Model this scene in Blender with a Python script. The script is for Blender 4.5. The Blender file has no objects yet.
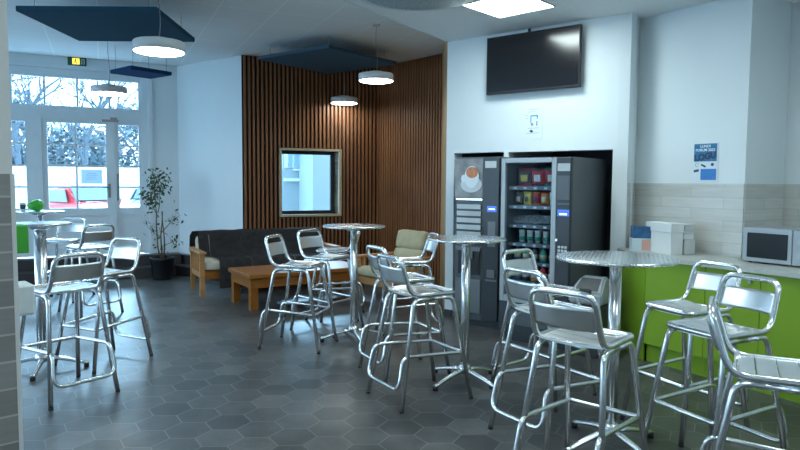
import bpy, bmesh, math, random
from mathutils import Vector, Matrix, noise
random.seed(7)
C = bpy.context.scene.collection
PI = math.pi
def R(a): return math.radians(a)

# ------------------------------------------------------------------ materials
class NT:
    def __init__(s, name):
        s.m = bpy.data.materials.new(name); s.m.use_nodes = True
        s.t = s.m.node_tree; s.n = s.t.nodes; s.l = s.t.links
        s.b = s.n['Principled BSDF']
    def node(s, typ, **kw):
        n = s.n.new(typ)
        for k, v in kw.items(): setattr(n, k, v)
        return n
    def link(s, a, b): s.l.new(a, b)
    def val(s, sock, v):
        if isinstance(v, (int, float)): sock.default_value = v
        elif isinstance(v, tuple): sock.default_value = v
        else: s.link(v, sock)
    def math(s, op, a, b=0.0, c=None):
        n = s.node('ShaderNodeMath', operation=op); s.val(n.inputs[0], a); s.val(n.inputs[1], b)
        if c is not None: s.val(n.inputs[2], c)
        return n.outputs[0]
    def coord(s, kind='Object'):
        return s.node('ShaderNodeTexCoord').outputs[kind]
    def mapping(s, vec, scale=(1,1,1), rot=(0,0,0), loc=(0,0,0)):
        n = s.node('ShaderNodeMapping'); s.link(vec, n.inputs[0])
        n.inputs['Scale'].default_value = scale; n.inputs['Rotation'].default_value = rot; n.inputs['Location'].default_value = loc
        return n.outputs[0]
    def noise(s, vec, scale, detail=3, rough=.5):
        n = s.node('ShaderNodeTexNoise'); s.link(vec, n.inputs['Vector'])
        n.inputs['Scale'].default_value = scale; n.inputs['Detail'].default_value = detail; n.inputs['Roughness'].default_value = rough
        return n.outputs['Fac']
    def ramp(s, fac, stops):
        n = s.node('ShaderNodeValToRGB'); s.val(n.inputs[0], fac)
        e = n.color_ramp.elements
        while len(e) < len(stops): e.new(.5)
        for q, (p, c) in zip(e, stops): q.position = p; q.color = (c[0], c[1], c[2], 1)
        return n.outputs[0]
    def mix(s, fac, a, b):
        n = s.node('ShaderNodeMix', data_type='RGBA'); s.val(n.inputs[0], fac)
        for i, v in ((6, a), (7, b)):
            if isinstance(v, tuple): n.inputs[i].default_value = (v[0], v[1], v[2], 1)
            else: s.link(v, n.inputs[i])
        return n.outputs[2]
    def bump(s, h, strength=.2, dist=.01):
        n = s.node('ShaderNodeBump'); s.link(h, n.inputs['Height'])
        n.inputs['Strength'].default_value = strength; n.inputs['Distance'].default_value = dist
        s.link(n.outputs[0], s.b.inputs['Normal'])
    def set(s, col=None, rough=None, metal=None, spec=None):
        if col is not None:
            if isinstance(col, tuple): s.b.inputs['Base Color'].default_value = (col[0], col[1], col[2], 1)
            else: s.link(col, s.b.inputs['Base Color'])
        if rough is not None: s.val(s.b.inputs['Roughness'], rough)
        if metal is not None: s.b.inputs['Metallic'].default_value = metal
        if spec is not None: s.b.inputs['Specular IOR Level'].default_value = spec
        return s

def plain(name, col, rough=.5, metal=0., var=.06, scale=8, spec=.5, bump=0):
    t = NT(name); c = t.coord()
    f = t.noise(c, scale, 4)
    a = tuple(x*(1-var) for x in col); b = tuple(min(1, x*(1+var)) for x in col)
    t.set(t.ramp(f, [(.3, a), (.7, b)]), rough, metal, spec)
    if bump: t.bump(t.noise(c, scale*12, 4), bump, .004)
    return t.m
def emit(name, col, s):
    t = NT(name); t.set((0,0,0), .5)
    t.b.inputs['Emission Color'].default_value = (*col, 1); t.b.inputs['Emission Strength'].default_value = s
    return t.m
def woodmat(name, c1, c2, rough=.5, sc=(6, 60, 6), spec=.4):
    t = NT(name); c = t.mapping(t.coord(), sc)
    f = t.noise(c, 1.0, 5, .6)
    t.set(t.ramp(f, [(.3, c1), (.7, c2)]), rough, 0, spec)
    return t.m
def glassmat(name, tint=(1,1,1), refl=.09):
    t = NT(name); n = t.n; n.remove(t.b)
    tr = t.node('ShaderNodeBsdfTransparent'); tr.inputs[0].default_value = (*tint, 1)
    gl = t.node('ShaderNodeBsdfGlossy'); gl.inputs['Roughness'].default_value = .03
    lw = t.node('ShaderNodeLayerWeight'); lw.inputs[0].default_value = .25
    f = t.math('MULTIPLY_ADD', lw.outputs['Fresnel'], .25 if refl else .1, refl)
    mx = t.node('ShaderNodeMixShader'); t.link(f, mx.inputs[0]); t.link(tr.outputs[0], mx.inputs[1]); t.link(gl.outputs[0], mx.inputs[2])
    t.link(mx.outputs[0], n['Material Output'].inputs[0])
    return t.m

M = {}
M['wall'] = plain('wall_paint', (.74,.80,.82), .75, var=.02, scale=1.3, bump=.05)
M['wall_white'] = plain('pillar_paint', (.70,.71,.69), .7, var=.02, scale=1.3)
def ceilmat(name, col, rot, grid=.6, line=.02, off=(0,0,0)):
    t = NT(name); c = t.mapping(t.coord(), (1/grid,)*3, (0,0,rot), off)
    sp = t.node('ShaderNodeSeparateXYZ'); t.link(c, sp.inputs[0])
    m = None
    for o in (0, 1):
        fr = t.math('FRACT', sp.outputs[o]); d = t.math('ABSOLUTE', t.math('SUBTRACT', fr, .5))
        g = t.math('GREATER_THAN', d, .5-line/2/grid)
        m = g if m is None else t.math('MAXIMUM', m, g)
    sk = t.noise(t.coord(), 90, 2)
    base = t.ramp(sk, [(.35, tuple(x*.93 for x in col)), (.6, col)])
    t.set(t.mix(m, base, tuple(min(.97, x*1.12) for x in col)), .85, 0, .2)
    return t.m
M['ceil_l'] = ceilmat('ceiling_tiles', (.84,.87,.88), R(-25), .6, .014)
M['ceil_r'] = ceilmat('ceiling_board', (.87,.91,.92), R(38), 1.2, .006)
# hexagonal floor tiles
def floormat():
    t = NT('hexagon_floor_tiles')
    c = t.mapping(t.coord(), (4, 4, 4), (0, 0, R(-3)))
    sp = t.node('ShaderNodeSeparateXYZ'); t.link(c, sp.inputs[0])
    X, Y = sp.outputs[1], sp.outputs[0]      # swapped: flats face +-y
    r3 = math.sqrt(3)
    def cell(ox, oy):
        a = t.math('SUBTRACT', t.math('FLOORED_MODULO', t.math('ADD', X, ox), 1.0), .5)
        b = t.math('SUBTRACT', t.math('FLOORED_MODULO', t.math('ADD', Y, oy), r3), r3/2)
        return a, b
    a1, b1 = cell(100, 100*r3); a2, b2 = cell(100.5, 100*r3+r3/2)
    l1 = t.math('ADD', t.math('MULTIPLY', a1, a1), t.math('MULTIPLY', b1, b1))
    l2 = t.math('ADD', t.math('MULTIPLY', a2, a2), t.math('MULTIPLY', b2, b2))
    s = t.math('LESS_THAN', l1, l2)
    def pick(p, q): return t.math('ADD', t.math('MULTIPLY', p, s), t.math('MULTIPLY', q, t.math('SUBTRACT', 1.0, s)))
    gx, gy = pick(a1, a2), pick(b1, b2)
    ax, ay = t.math('ABSOLUTE', gx), t.math('ABSOLUTE', gy)
    hd = t.math('MAXIMUM', ax, t.math('ADD', t.math('MULTIPLY', ax, .5), t.math('MULTIPLY', ay, r3/2)))
    grout = t.math('GREATER_THAN', hd, .488)
    idx = t.node('ShaderNodeCombineXYZ'); t.link(t.math('SUBTRACT', X, gx), idx.inputs[0]); t.link(t.math('SUBTRACT', Y, gy), idx.inputs[1])
    wn = t.node('ShaderNodeTexWhiteNoise'); wn.noise_dimensions = '2D'
    rd = t.node('ShaderNodeVectorMath', operation='SNAP'); t.link(idx.outputs[0], rd.inputs[0]); rd.inputs[1].default_value = (.1,.1,.1)
    t.link(rd.outputs[0], wn.inputs['Vector'])
    mot = t.noise(t.coord(), 5, 7, .72)
    k = t.math('MULTIPLY_ADD', wn.outputs['Value'], .42, t.math('MULTIPLY', mot, .75))
    col = t.ramp(k, [(.25, (.024,.025,.025)), (.55, (.062,.064,.064)), (.85, (.135,.136,.132))])
    t.set(t.mix(grout, col, (.185,.19,.185)), t.math('MULTIPLY_ADD', mot, .16, .25), 0, .55)
    h = t.math('SUBTRACT', t.math('MULTIPLY', mot, .35), grout)
    t.bump(h, .25, .004)
    return t.m
M['floor'] = floormat()
def tilemat(name, c1, c2, grout, bw, bh, offy=0.0, shift=.5, gw=.003):
    # bricks laid in the frame's (t, z) plane: object x = along the wall, object z = up
    t = NT(name)
    sp = t.node('ShaderNodeSeparateXYZ'); t.link(t.coord(), sp.inputs[0])
    cb = t.node('ShaderNodeCombineXYZ'); t.link(sp.outputs[0], cb.inputs[0]); t.link(t.math('ADD', sp.outputs[2], offy), cb.inputs[1])
    b = t.node('ShaderNodeTexBrick'); t.link(cb.outputs[0], b.inputs['Vector'])
    b.offset = shift
    b.inputs['Scale'].default_value = 1; b.inputs['Brick Width'].default_value = bw; b.inputs['Row Height'].default_value = bh
    b.inputs['Mortar Size'].default_value = gw; b.inputs['Mortar Smooth'].default_value = .1
    b.inputs['Color1'].default_value = (*c1, 1); b.inputs['Color2'].default_value = (*c2, 1); b.inputs['Mortar'].default_value = (*grout, 1)
    g = t.noise(t.mapping(t.coord(), (3, 3, 40)), 1.0, 4)
    mx = t.node('ShaderNodeMix', data_type='RGBA', blend_type='MULTIPLY'); mx.inputs[0].default_value = 1
    t.link(b.outputs[0], mx.inputs[6]); t.link(t.ramp(g, [(.3, (.86,.86,.86)), (.7, (1,1,1))]), mx.inputs[7])
    t.set(mx.outputs[2], .35, 0, .5)
    return t.m
M['splash'] = tilemat('splash_tiles', (.56,.56,.52), (.64,.65,.62), (.50,.50,.48), .6, .095, .02)
M['greytile'] = tilemat('grey_wall_tiles', (.24,.23,.225), (.33,.325,.31), (.50,.50,.48), .6, .104, .0, gw=.004)
M['slat'] = woodmat('slat_wood', (.22,.080,.032), (.34,.140,.056), .5, (3,3,1.2))
M['slat_back'] = plain('slat_backing', (.012,.009,.008), .9)
M['sidewood'] = woodmat('side_panel_wood', (.36,.23,.11), (.47,.31,.16), .5, (20,20,1))
M['frame_wood'] = woodmat('pale_frame_wood', (.42,.32,.20), (.52,.42,.28), .5, (10,10,10))
M['pine'] = woodmat('orange_pine', (.21,.066,.006), (.34,.118,.010), .5, (5,30,30))
M['pine2'] = woodmat('arm_pine', (.42,.20,.07), (.58,.30,.12), .4, (5,30,30))
M['alu'] = plain('polished_aluminium', (.84,.86,.87), .22, 1, var=.05, scale=30)
M['alu_sheet'] = plain('satin_aluminium', (.80,.82,.82), .27, 1, var=.06, scale=20)
def ribbed(name, axis, freq):
    t = NT(name); sp = t.node('ShaderNodeSeparateXYZ'); t.link(t.coord(), sp.inputs[0])
    w = t.math('SINE', t.math('MULTIPLY', sp.outputs[axis], freq))
    t.set((.82,.84,.84), .28, 1); t.bump(w, .18, .002)
    return t.m
M['back_sheet'] = ribbed('ribbed_aluminium_back', 2, 700)
M['seat_sheet'] = ribbed('ribbed_aluminium_seat', 0, 900)
def swirl():
    t = NT('circle_brushed_steel')
    v = t.node('ShaderNodeTexVoronoi'); v.inputs['Scale'].default_value = 30; v.inputs['Randomness'].default_value = .15
    t.link(t.coord(), v.inputs['Vector'])
    w = t.math('SINE', t.math('MULTIPLY', v.outputs['Distance'], 62.0))
    t.set(t.ramp(v.outputs['Distance'], [(.0, (.86,.88,.88)), (.7, (.66,.69,.70))]), t.math('MULTIPLY_ADD', v.outputs['Distance'], .25, .14), 1)
    t.bump(w, .12, .001)
    return t.m
M['swirl'] = swirl()
M['rubber'] = plain('black_rubber', (.012,.012,.012), .6)
M['white_pvc'] = plain('white_frame_paint', (.70,.76,.79), .45, var=.02)
M['stone'] = plain('dark_step_stone', (.035,.032,.032), .4, var=.2, scale=6)
M['dark_skirt'] = plain('dark_skirting', (.045,.04,.04), .5, var=.1)
M['glass'] = glassmat('window_glass', (.93,.98,1))
M['vglass'] = glassmat('display_glass', (.90,.96,1), .0)
M['green'] = plain('lime_lacquer', (.235,.40,.028), .42, var=.015, scale=2, spec=.3)
M['counter'] = plain('pale_worktop', (.50,.52,.49), .35, var=.08, scale=25)
M['mach'] = plain('charcoal_machine_paint', (.095,.112,.125), .42, var=.06)
M['mach2'] = plain('dark_machine_plastic', (.030,.038,.046), .38, var=.06)
M['mach_grey'] = plain('machine_grey_panel', (.17,.19,.21), .4, var=.04)
M['mach_frame'] = plain('machine_silver_frame', (.36,.40,.42), .4, .2, var=.03)
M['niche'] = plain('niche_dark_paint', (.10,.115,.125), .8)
M['tv'] = plain('tv_plastic', (.008,.008,.009), .35)
M['screen'] = plain('tv_screen', (.006,.006,.008), .17, spec=.55, var=.01)
M['lamp_shell'] = plain('lamp_shell', (.62,.64,.64), .5, var=.02)
M['lamp_glow'] = emit('lamp_diffuser', (.87,.98,1), 16)
M['panel_glow'] = emit('panel_diffuser', (.84,.99,1), 18)
M['cable'] = plain('cable_grey', (.25,.27,.28), .5)
M['baffle'] = plain('blue_felt', (.030,.085,.135), .95, var=.08, scale=40, spec=.1)
M['baffle2'] = plain('navy_felt', (.014,.050,.135), .95, var=.08, scale=40, spec=.1)
M['baffle3'] = plain('slate_felt', (.060,.105,.150), .95, var=.08, scale=40, spec=.1)
M['blanket'] = plain('charcoal_blanket', (.078,.076,.080), .95, var=.18, scale=14, spec=.1, bump=.6)
M['cream'] = plain('cream_cushion', (.60,.55,.44), .9, var=.05, scale=14, spec=.1, bump=.3)
M['beige'] = plain('beige_cushion', (.46,.41,.27), .9, var=.08, scale=10, spec=.1, bump=.3)
M['white_card'] = plain('white_card', (.70,.73,.73), .7, var=.03)
M['card2'] = plain('grey_white_card', (.55,.58,.58), .7, var=.03)
M['blue_card'] = plain('blue_card', (.03,.12,.26), .5, var=.35, scale=18)
M['pink_card'] = plain('pink_card', (.66,.36,.30), .6, var=.05)
M['pale_card'] = plain('pale_blue_card', (.55,.66,.70), .6, var=.05)
M['silver'] = plain('microwave_silver', (.33,.36,.38), .4, .3, var=.02)
M['micro_glass'] = plain('microwave_window', (.008,.011,.013), .3, var=.2, scale=10, spec=.25)
M['bin_grey'] = plain('bin_grey', (.30,.34,.36), .45, var=.03)
M['bin_dark'] = plain('bin_dark', (.05,.055,.06), .5)
M['pot'] = plain('black_pot', (.012,.012,.014), .5)
M['leaf'] = plain('ficus_leaf', (.035,.085,.030), .5, var=.5, scale=9)
M['bark'] = plain('bark', (.16,.11,.07), .8, var=.2, scale=30)
M['soil'] = plain('soil', (.03,.02,.015), .95)
M['key'] = plain('key_white', (.62,.66,.68), .5)
M['label'] = plain('label_white', (.50,.55,.56), .5)
M['blue_lcd'] = emit('blue_display', (.05,.16,.75), .9)
M['lcd_text'] = emit('display_text', (.5,.7,1), 2.0)
M['ink'] = plain('dark_ink', (.02,.05,.11), .6)
M['poster_blue'] = plain('poster_blue', (.02,.17,.36), .5, var=.25, scale=30)
M['poster_blue2'] = plain('poster_mid_blue', (.04,.20,.58), .5, var=.06, scale=30)
M['teal_ink'] = plain('teal_ink', (.03,.35,.50), .6)
M['paper'] = plain('paper', (.74,.82,.86), .6, var=.01)
M['grey_ink'] = plain('grey_ink', (.30,.35,.38), .6)
M['exit_green'] = plain('exit_sign_green', (.02,.10,.06), .4)
M['exit_lit'] = emit('exit_sign_lit', (.95,.75,.10), 1.1)
M['green_plastic'] = plain('green_plastic', (.045,.36,.03), .4, var=.03)
M['white_plastic'] = plain('white_plastic', (.62,.68,.70), .45)
M['dark_plastic'] = plain('dark_plastic', (.02,.025,.03), .45)
M['brass'] = plain('handle_metal', (.30,.31,.32), .35, .9)
M['vent'] = plain('vent_grille', (.34,.40,.42), .8, var=.35, scale=70)
M['snow'] = plain('pale_ground', (.40,.43,.45), .9, var=.05)
M['facade'] = plain('pale_facade', (.34,.42,.45), .9, var=.03, scale=2)
M['twig'] = plain('bare_twig', (.10,.13,.16), .9, var=.2)
M['hedge'] = plain('hedge_leaf', (.06,.105,.13), .9, var=.4, scale=5)
M['car_red'] = plain('car_red_paint', (.62,.05,.06), .25, var=.03)
M['car_blue'] = plain('car_blue_paint', (.25,.42,.55), .25, var=.03)
M['car_glass'] = plain('car_glass', (.08,.16,.22), .3)
M['tyre'] = plain('tyre', (.02,.02,.02), .8)

# ------------------------------------------------------------------ mesh helpers
def box(bm, x0, x1, y0, y1, z0, z1, mi=0, Mx=None):
    vs = [bm.verts.new((x, y, z)) for z in (z0, z1) for x, y in ((x0,y0),(x1,y0),(x1,y1),(x0,y1))]
    fs = [(0,3,2,1),(4,5,6,7),(0,1,5,4),(1,2,6,5),(2,3,7,6),(3,0,4,7)]
    for f in fs:
        fa = bm.faces.new([vs[i] for i in f]); fa.material_index = mi
    if Mx is not None:
        for v in vs: v.co = Mx @ v.co
    return vs
def rbox(bm, x0, x1, y0, y1, z0, z1, r=.01, seg=2, Mx=None):
    b = bmesh.new(); box(b, x0, x1, y0, y1, z0, z1)
    bmesh.ops.bevel(b, geom=b.edges[:], offset=r, segments=seg, affect='EDGES', profile=.5)
    merge(bm, b, Mx)
def merge(bm, b, Mx=None):
    mp = {}
    for v in b.verts: mp[v] = bm.verts.new(Mx @ v.co if Mx is not None else v.co)
    for f in b.faces:
        try: bm.faces.new([mp[v] for v in f.verts]).smooth = f.smooth
        except ValueError: pass
    b.free()
def cyl(bm, cx, cy, z0, z1, r0, r1=None, n=24, axis='z', Mx=None, cap=True):
    r1 = r0 if r1 is None else r1
    lo = [bm.verts.new((cx+r0*math.cos(2*PI*i/n), cy+r0*math.sin(2*PI*i/n), z0)) for i in range(n)]
    hi = [bm.verts.new((cx+r1*math.cos(2*PI*i/n), cy+r1*math.sin(2*PI*i/n), z1)) for i in range(n)]
    for i in range(n):
        f = bm.faces.new((lo[i], lo[(i+1)%n], hi[(i+1)%n], hi[i])); f.smooth = True
    if cap: bm.faces.new(lo[::-1]); bm.faces.new(hi)
    if Mx is not None:
        for v in lo+hi: v.co = Mx @ v.co
def lathe(bm, prof, n=40, cx=0, cy=0):
    rings = []
    for r, z in prof:
        rings.append([bm.verts.new((cx+r*math.cos(2*PI*i/n), cy+r*math.sin(2*PI*i/n), z)) for i in range(n)])
    for a, b in zip(rings, rings[1:]):
        for i in range(n):
            f = bm.faces.new((a[i], a[(i+1)%n], b[(i+1)%n], b[i])); f.smooth = True
    bm.faces.new(rings[0][::-1]); bm.faces.new(rings[-1])
def fillet(pts, r, closed=False, seg=5):
    pts = [Vector(p) for p in pts]; n = len(pts); out = []
    for i, p in enumerate(pts):
        if not closed and i in (0, n-1): out.append(p); continue
        a = pts[i-1]; b = pts[(i+1) % n]
        ri = r[i] if isinstance(r, (list, tuple)) else r
        da = (a-p); db = (b-p)
        k = min(ri, da.length*.48, db.length*.48)
        s = p+da.normalized()*k; e = p+db.normalized()*k
        for j in range(seg+1):
            t = j/seg
            out.append((1-t)**2*s+2*t*(1-t)*p+t*t*e)
    return out
def tube(bm, pts, r, closed=False, n=8, caps=True):
    pts = [Vector(p) for p in pts]
    q = [pts[0]]
    for p in pts[1:]:
        if (p-q[-1]).length > 1e-5: q.append(p)
    if closed and (q[0]-q[-1]).length < 1e-5: q.pop()
    pts = q; N = len(pts); rings = []
    def tan(i):
        if closed: return (pts[(i+1)%N]-pts[i-1]).normalized()
        if i == 0: return (pts[1]-pts[0]).normalized()
        if i == N-1: return (pts[-1]-pts[-2]).normalized()
        return (pts[i+1]-pts[i-1]).normalized()
    t0 = tan(0); up = Vector((0,0,1)) if abs(t0.z) < .9 else Vector((1,0,0))
    u = t0.cross(up).normalized()
    for i in range(N):
        t = tan(i); u = (u-t*u.dot(t)).normalized(); w = t.cross(u)
        rr = r[i] if isinstance(r, (list, tuple)) else r
        rings.append([bm.verts.new(pts[i]+rr*(math.cos(2*PI*k/n)*u+math.sin(2*PI*k/n)*w)) for k in range(n)])
    pairs = list(zip(rings, rings[1:]))
    for a, b in pairs:
        for k in range(n):
            f = bm.faces.new((a[k], a[(k+1)%n], b[(k+1)%n], b[k])); f.smooth = True
    if closed:
        a, b = rings[-1], rings[0]
        best = min(range(n), key=lambda s: sum((a[k].co-b[(k+s)%n].co).length for k in range(n)))
        for k in range(n):
            f = bm.faces.new((a[k], a[(k+1)%n], b[(k+1+best)%n], b[(k+best)%n])); f.smooth = True
    elif caps:
        bm.faces.new(rings[0][::-1]); bm.faces.new(rings[-1])
def obj(name, bm, mat, parent=None, kind=None, Mx=None):
    bmesh.ops.recalc_face_normals(bm, faces=bm.faces[:])
    me = bpy.data.meshes.new(name); bm.to_mesh(me); bm.free()
    for m in (mat if isinstance(mat, (list, tuple)) else [mat]): me.materials.append(m)
    o = bpy.data.objects.new(name, me); C.objects.link(o)
    if parent is not None: o.parent = parent
    if Mx is not None: o.matrix_world = Mx
    if kind: o['kind'] = kind
    return o
def thing(name, label, cat, loc=(0,0,0), rz=0, group=None):
    o = bpy.data.objects.new(name, None); C.objects.link(o)
    o.empty_display_size = .1
    o.location = loc; o.rotation_euler = (0,0,rz)
    return tag(o, label, cat, group)
def tag(o, label, cat, group=None):
    o['label'] = label; o['category'] = cat
    if group: o['group'] = group
    return o
def dup(root, label=None, loc=None, rz=None, group=None):
    def cp(o, par):
        c = o.copy(); C.objects.link(c)
        if par is not None: c.parent = par
        for ch in [q for q in bpy.data.objects if q.parent == o and q is not c]: cp(ch, c)
        return c
    r = cp(root, None)
    if label: r['label'] = label
    if loc is not None: r.location = loc
    if rz is not None: r.rotation_euler = (0,0,rz)
    if group: r['group'] = group
    return r
def B(): return bmesh.new()

# a frame along a wall: x = along, y = INTO THE WALL (away from the room), z = up
def frame(p, ang): return Matrix.Translation((p[0], p[1], 0)) @ Matrix.Rotation(ang, 4, 'Z')
def frame2(a, b): return frame(a, math.atan2(b[1]-a[1], b[0]-a[0]))
def panel(name, F, t0, t1, z0, z1, mat, holes=(), thick=.12, y0=0., kind='structure', parent=None):
    bm = B()
    ts = sorted({t0, t1, *[h[0] for h in holes], *[h[1] for h in holes]}); zs = sorted({z0, z1, *[h[2] for h in holes], *[h[3] for h in holes]})
    for a, b in zip(ts, ts[1:]):
        for c, d in zip(zs, zs[1:]):
            m, k = (a+b)/2, (c+d)/2
            if any(h[0] < m < h[1] and h[2] < k < h[3] for h in holes): continue
            box(bm, a, b, y0, y0+thick, c, d)
    bmesh.ops.remove_doubles(bm, verts=bm.verts[:], dist=1e-5)
    return obj(name, bm, mat, parent, kind, F)

# ------------------------------------------------------------------ the setting
ZL, ZR = 3.40, 3.08
Wp = (-5.778, 9.674); C1 = (-3.690, 10.688); C2 = (-2.367, 9.726); C3 = (-.346, 10.649); C4 = (.60, 9.50)
V0 = (.517, 7.245); V1 = (2.108, 5.965); G0 = (2.27, 6.20)
FW = frame2(Wp, C1); FH = frame2(C1, C2); FS = frame2(C2, C3); FR = frame2(C3, C4); FV = frame2(V0, V1)
AC = R(-57.5)
FC = frame(G0, AC)                 # wall behind the worktop
FF = frame((2.09, 5.40), AC)       # plane of the cabinet fronts

def poly(name, pts, z0, z1, mat, kind='structure'):
    bm = B(); lo = [bm.verts.new((x, y, z0)) for x, y in pts]; hi = [bm.verts.new((x, y, z1)) for x, y in pts]
    n = len(pts)
    bm.faces.new(lo[::-1]); bm.faces.new(hi)
    for i in range(n): bm.faces.new((lo[i], lo[(i+1)%n], hi[(i+1)%n], hi[i]))
    return obj(name, bm, mat, None, kind)
rc = math.cos(AC), math.sin(AC)
RB = (G0[0]+9.8*rc[0]+.9, G0[1]+9.8*rc[1]+.9)
BACK = -2.6
poly('floor', [(-9.3, BACK-.2), (8.6, BACK-.2), (8.6, 2), (4.4, 6.6), (2.0, 9.8), (-.3, 11.0), (-3.9, 11.0), (-9.3, 8.2)], -.12, 0, M['floor'])
sd = (-.533, -.846)                 # direction of the ceiling fold, towards the camera side
k = (V0[1]-BACK+.2)/.846
FB = (V0[0]+sd[0]*k, BACK-.2)
poly('ceiling', [FB, (8.6, BACK-.2), (8.6, 2), (4.4, 6.6), (3.2, 7.4), (1.0, 7.6), (V0[0]+.03, V0[1]+.02)], ZR, ZR+.15, M['ceil_r'])
o = poly('ceiling', [(-9.3, BACK-.2), (FB[0]+.001, FB[1]), (V0[0]+.001, V0[1]), (1.6, 7.4), (1.6, 9.8), (-.3, 11.0), (-3.9, 11.0), (-9.3, 8.2)], ZL, ZL+.12, M['ceil_l'])
panel('trim_1', frame2(FB, V0), 0, math.dist(FB, V0), ZR, ZL, M['wall'], thick=.02)

# glazed entrance wall
LW = math.dist(Wp, C1)
panel('wall_left', FW, -3.6, LW+.1, 0, ZL, M['wall'], holes=[(-1.5, 1.86, .30, 3.22)], thick=.3)
panel('wall_middle', FH, 0, math.dist(C1, C2), 0, ZL, M['wall'], thick=.15)
panel('wall_back', FS, -.02, math.dist(C2, C3)+.1, 0, ZL, M['slat_back'], holes=[(.565, 1.50, 1.0, 2.0)], thick=.3)
panel('wall_side', FR, -.1, math.dist(C3, C4)+.1, 0, ZL, M['slat_back'], thick=.15)
FE = frame2(C4, V0)
panel('trim_2', FE, -.05, math.dist(C4, V0), 0, ZL, M['sidewood'], thick=.12)
# vertical timber battens of the sofa corner (a surface pattern: one mesh per wall)
def slats(name, F, t0, t1, pitch, hole=None):
    bm = B(); t = t0
    while t < t1:
        for (a, b) in ([(0.0, ZL)] if not hole or not (hole[0] < t+.016 < hole[1]) else [(0.0, hole[2]), (hole[3], ZL)]):
            box(bm, t, t+.030, -.035, 0, a+.005, b-.01)
        t += pitch
    obj(name, bm, M['slat'], None, 'structure', F)
slats('trim_3', FS, .0, math.dist(C2, C3)-.03, .0655, (.53, 1.54, .96, 2.04))
slats('trim_4', FR, .04, math.dist(C3, C4)-.02, .062)
# vending wall with its two niches
N1 = (.105, .735); N2 = (.79, 1.90)
LV = math.dist(V0, V1)
panel('wall_right', FV, 0, LV, 0, ZR, M['wall'], holes=[(N1[0], N1[1], 0, 1.845), (N2[0], N2[1], 0, 1.84)], thick=.16)
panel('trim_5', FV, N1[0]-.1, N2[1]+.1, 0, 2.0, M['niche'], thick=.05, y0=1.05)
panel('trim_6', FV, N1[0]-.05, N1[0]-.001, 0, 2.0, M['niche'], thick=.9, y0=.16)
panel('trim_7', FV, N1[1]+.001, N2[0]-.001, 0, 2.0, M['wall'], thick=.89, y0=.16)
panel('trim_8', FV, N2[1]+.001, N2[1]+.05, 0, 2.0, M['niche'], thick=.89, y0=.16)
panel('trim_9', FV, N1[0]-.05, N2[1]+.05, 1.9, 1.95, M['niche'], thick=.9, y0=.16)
for a, b in ((0, N1[0]), (N2[1], LV)):
    panel('baseboard_right', FV, a, b, 0, .075, M['dark_skirt'], thick=.012, y0=-.012)
FP = frame2(V1, G0)
panel('wall_corner', FP, 0, math.dist(V1, G0), 0, ZR, M['wall'], thick=.1)
panel('trim_17', FP, .012, math.dist(V1, G0), 0, 1.525, M['splash'], thick=.007, y0=-.008)
# kitchen wall: straight stretch, then a deep recess
T1 = 1.07
panel('wall_kitchen', FC, 0, T1, 1.525, ZR, M['wall'], thick=.62)
panel('trim_10', FC, 0, T1, 0, 1.525, M['splash'], thick=.62, y0=-.008)
panel('wall_kitchen', FC, T1, 9.8, 1.525, ZR, M['wall'], thick=.1, y0=.62)
panel('trim_11', FC, T1, 9.8, 0, 1.525, M['splash'], thick=.1, y0=.61)
FT = FC @ Matrix.Translation((T1, 0, 0)) @ Matrix.Rotation(R(90), 4, 'Z')
panel('trim_12', FT, 0, .615, 0, 1.525, M['splash'], thick=.008, y0=-.010)
# unseen sides of the room, behind and beside the camera
panel('wall_front', frame((8.6, BACK), PI), 0, 18, 0, ZL, M['wall'], thick=.15)
panel('wall_far_left', frame((-9.1, BACK), R(90)), 0, 10.7, 0, ZL, M['wall'], holes=[(t, t+2.8, .4, 3.1) for t in (.4, 3.7, 7.0)], thick=.25)
for i, t in enumerate((.4, 3.7, 7.0)):  # unseen windows, added and sized to let in more blue daylight
    bm = B()
    for x0, x1, z0, z1 in ((t, t+2.8, .4, .46), (t, t+2.8, 3.04, 3.1), (t, t+.06, .4, 3.1), (t+2.74, t+2.8, .4, 3.1), (t+1.37, t+1.43, .4, 3.1)):
        box(bm, x0, x1, .08, .14, z0, z1)
    obj('window_%d' % (i+4), bm, M['white_pvc'], None, 'structure', frame((-9.1, BACK), R(90)))
# near pillar with grey tiles
PA = (-1.443, 2.40)
FQ = frame((PA[0]-.72*math.cos(R(42)), PA[1]-.72*math.sin(R(42))), R(42))
panel('wall_pillar', FQ, 0, .715, 1.54, ZR, M['wall_white'], thick=.45, y0=.006)
panel('trim_13', FQ, 0, .705, 0, 1.54, M['greytile'], thick=.45, y0=.0)
bm = B(); box(bm, .705, .72, -.002, .45, 0, 1.54); obj('trim_14', bm, M['wall_white'], None, 'structure', FQ)
# steps in front of the entrance and plinth below the white wall
bm = B(); box(bm, -3.5, LW-.02, -.30, 0, 0, .32); box(bm, -3.5, LW-.15, -.62, -.30, 0, .16)
obj('trim_15', bm, M['stone'], None, 'structure', FW)
bm = B(); box(bm, 0, math.dist(C1, C2)-.02, -.10, 0, 0, .30); box(bm, .0, math.dist(C1, C2)-.02, -.30, -.10, 0, .15)
obj('trim_16', bm, M['stone'], None, 'structure', FH)

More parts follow.
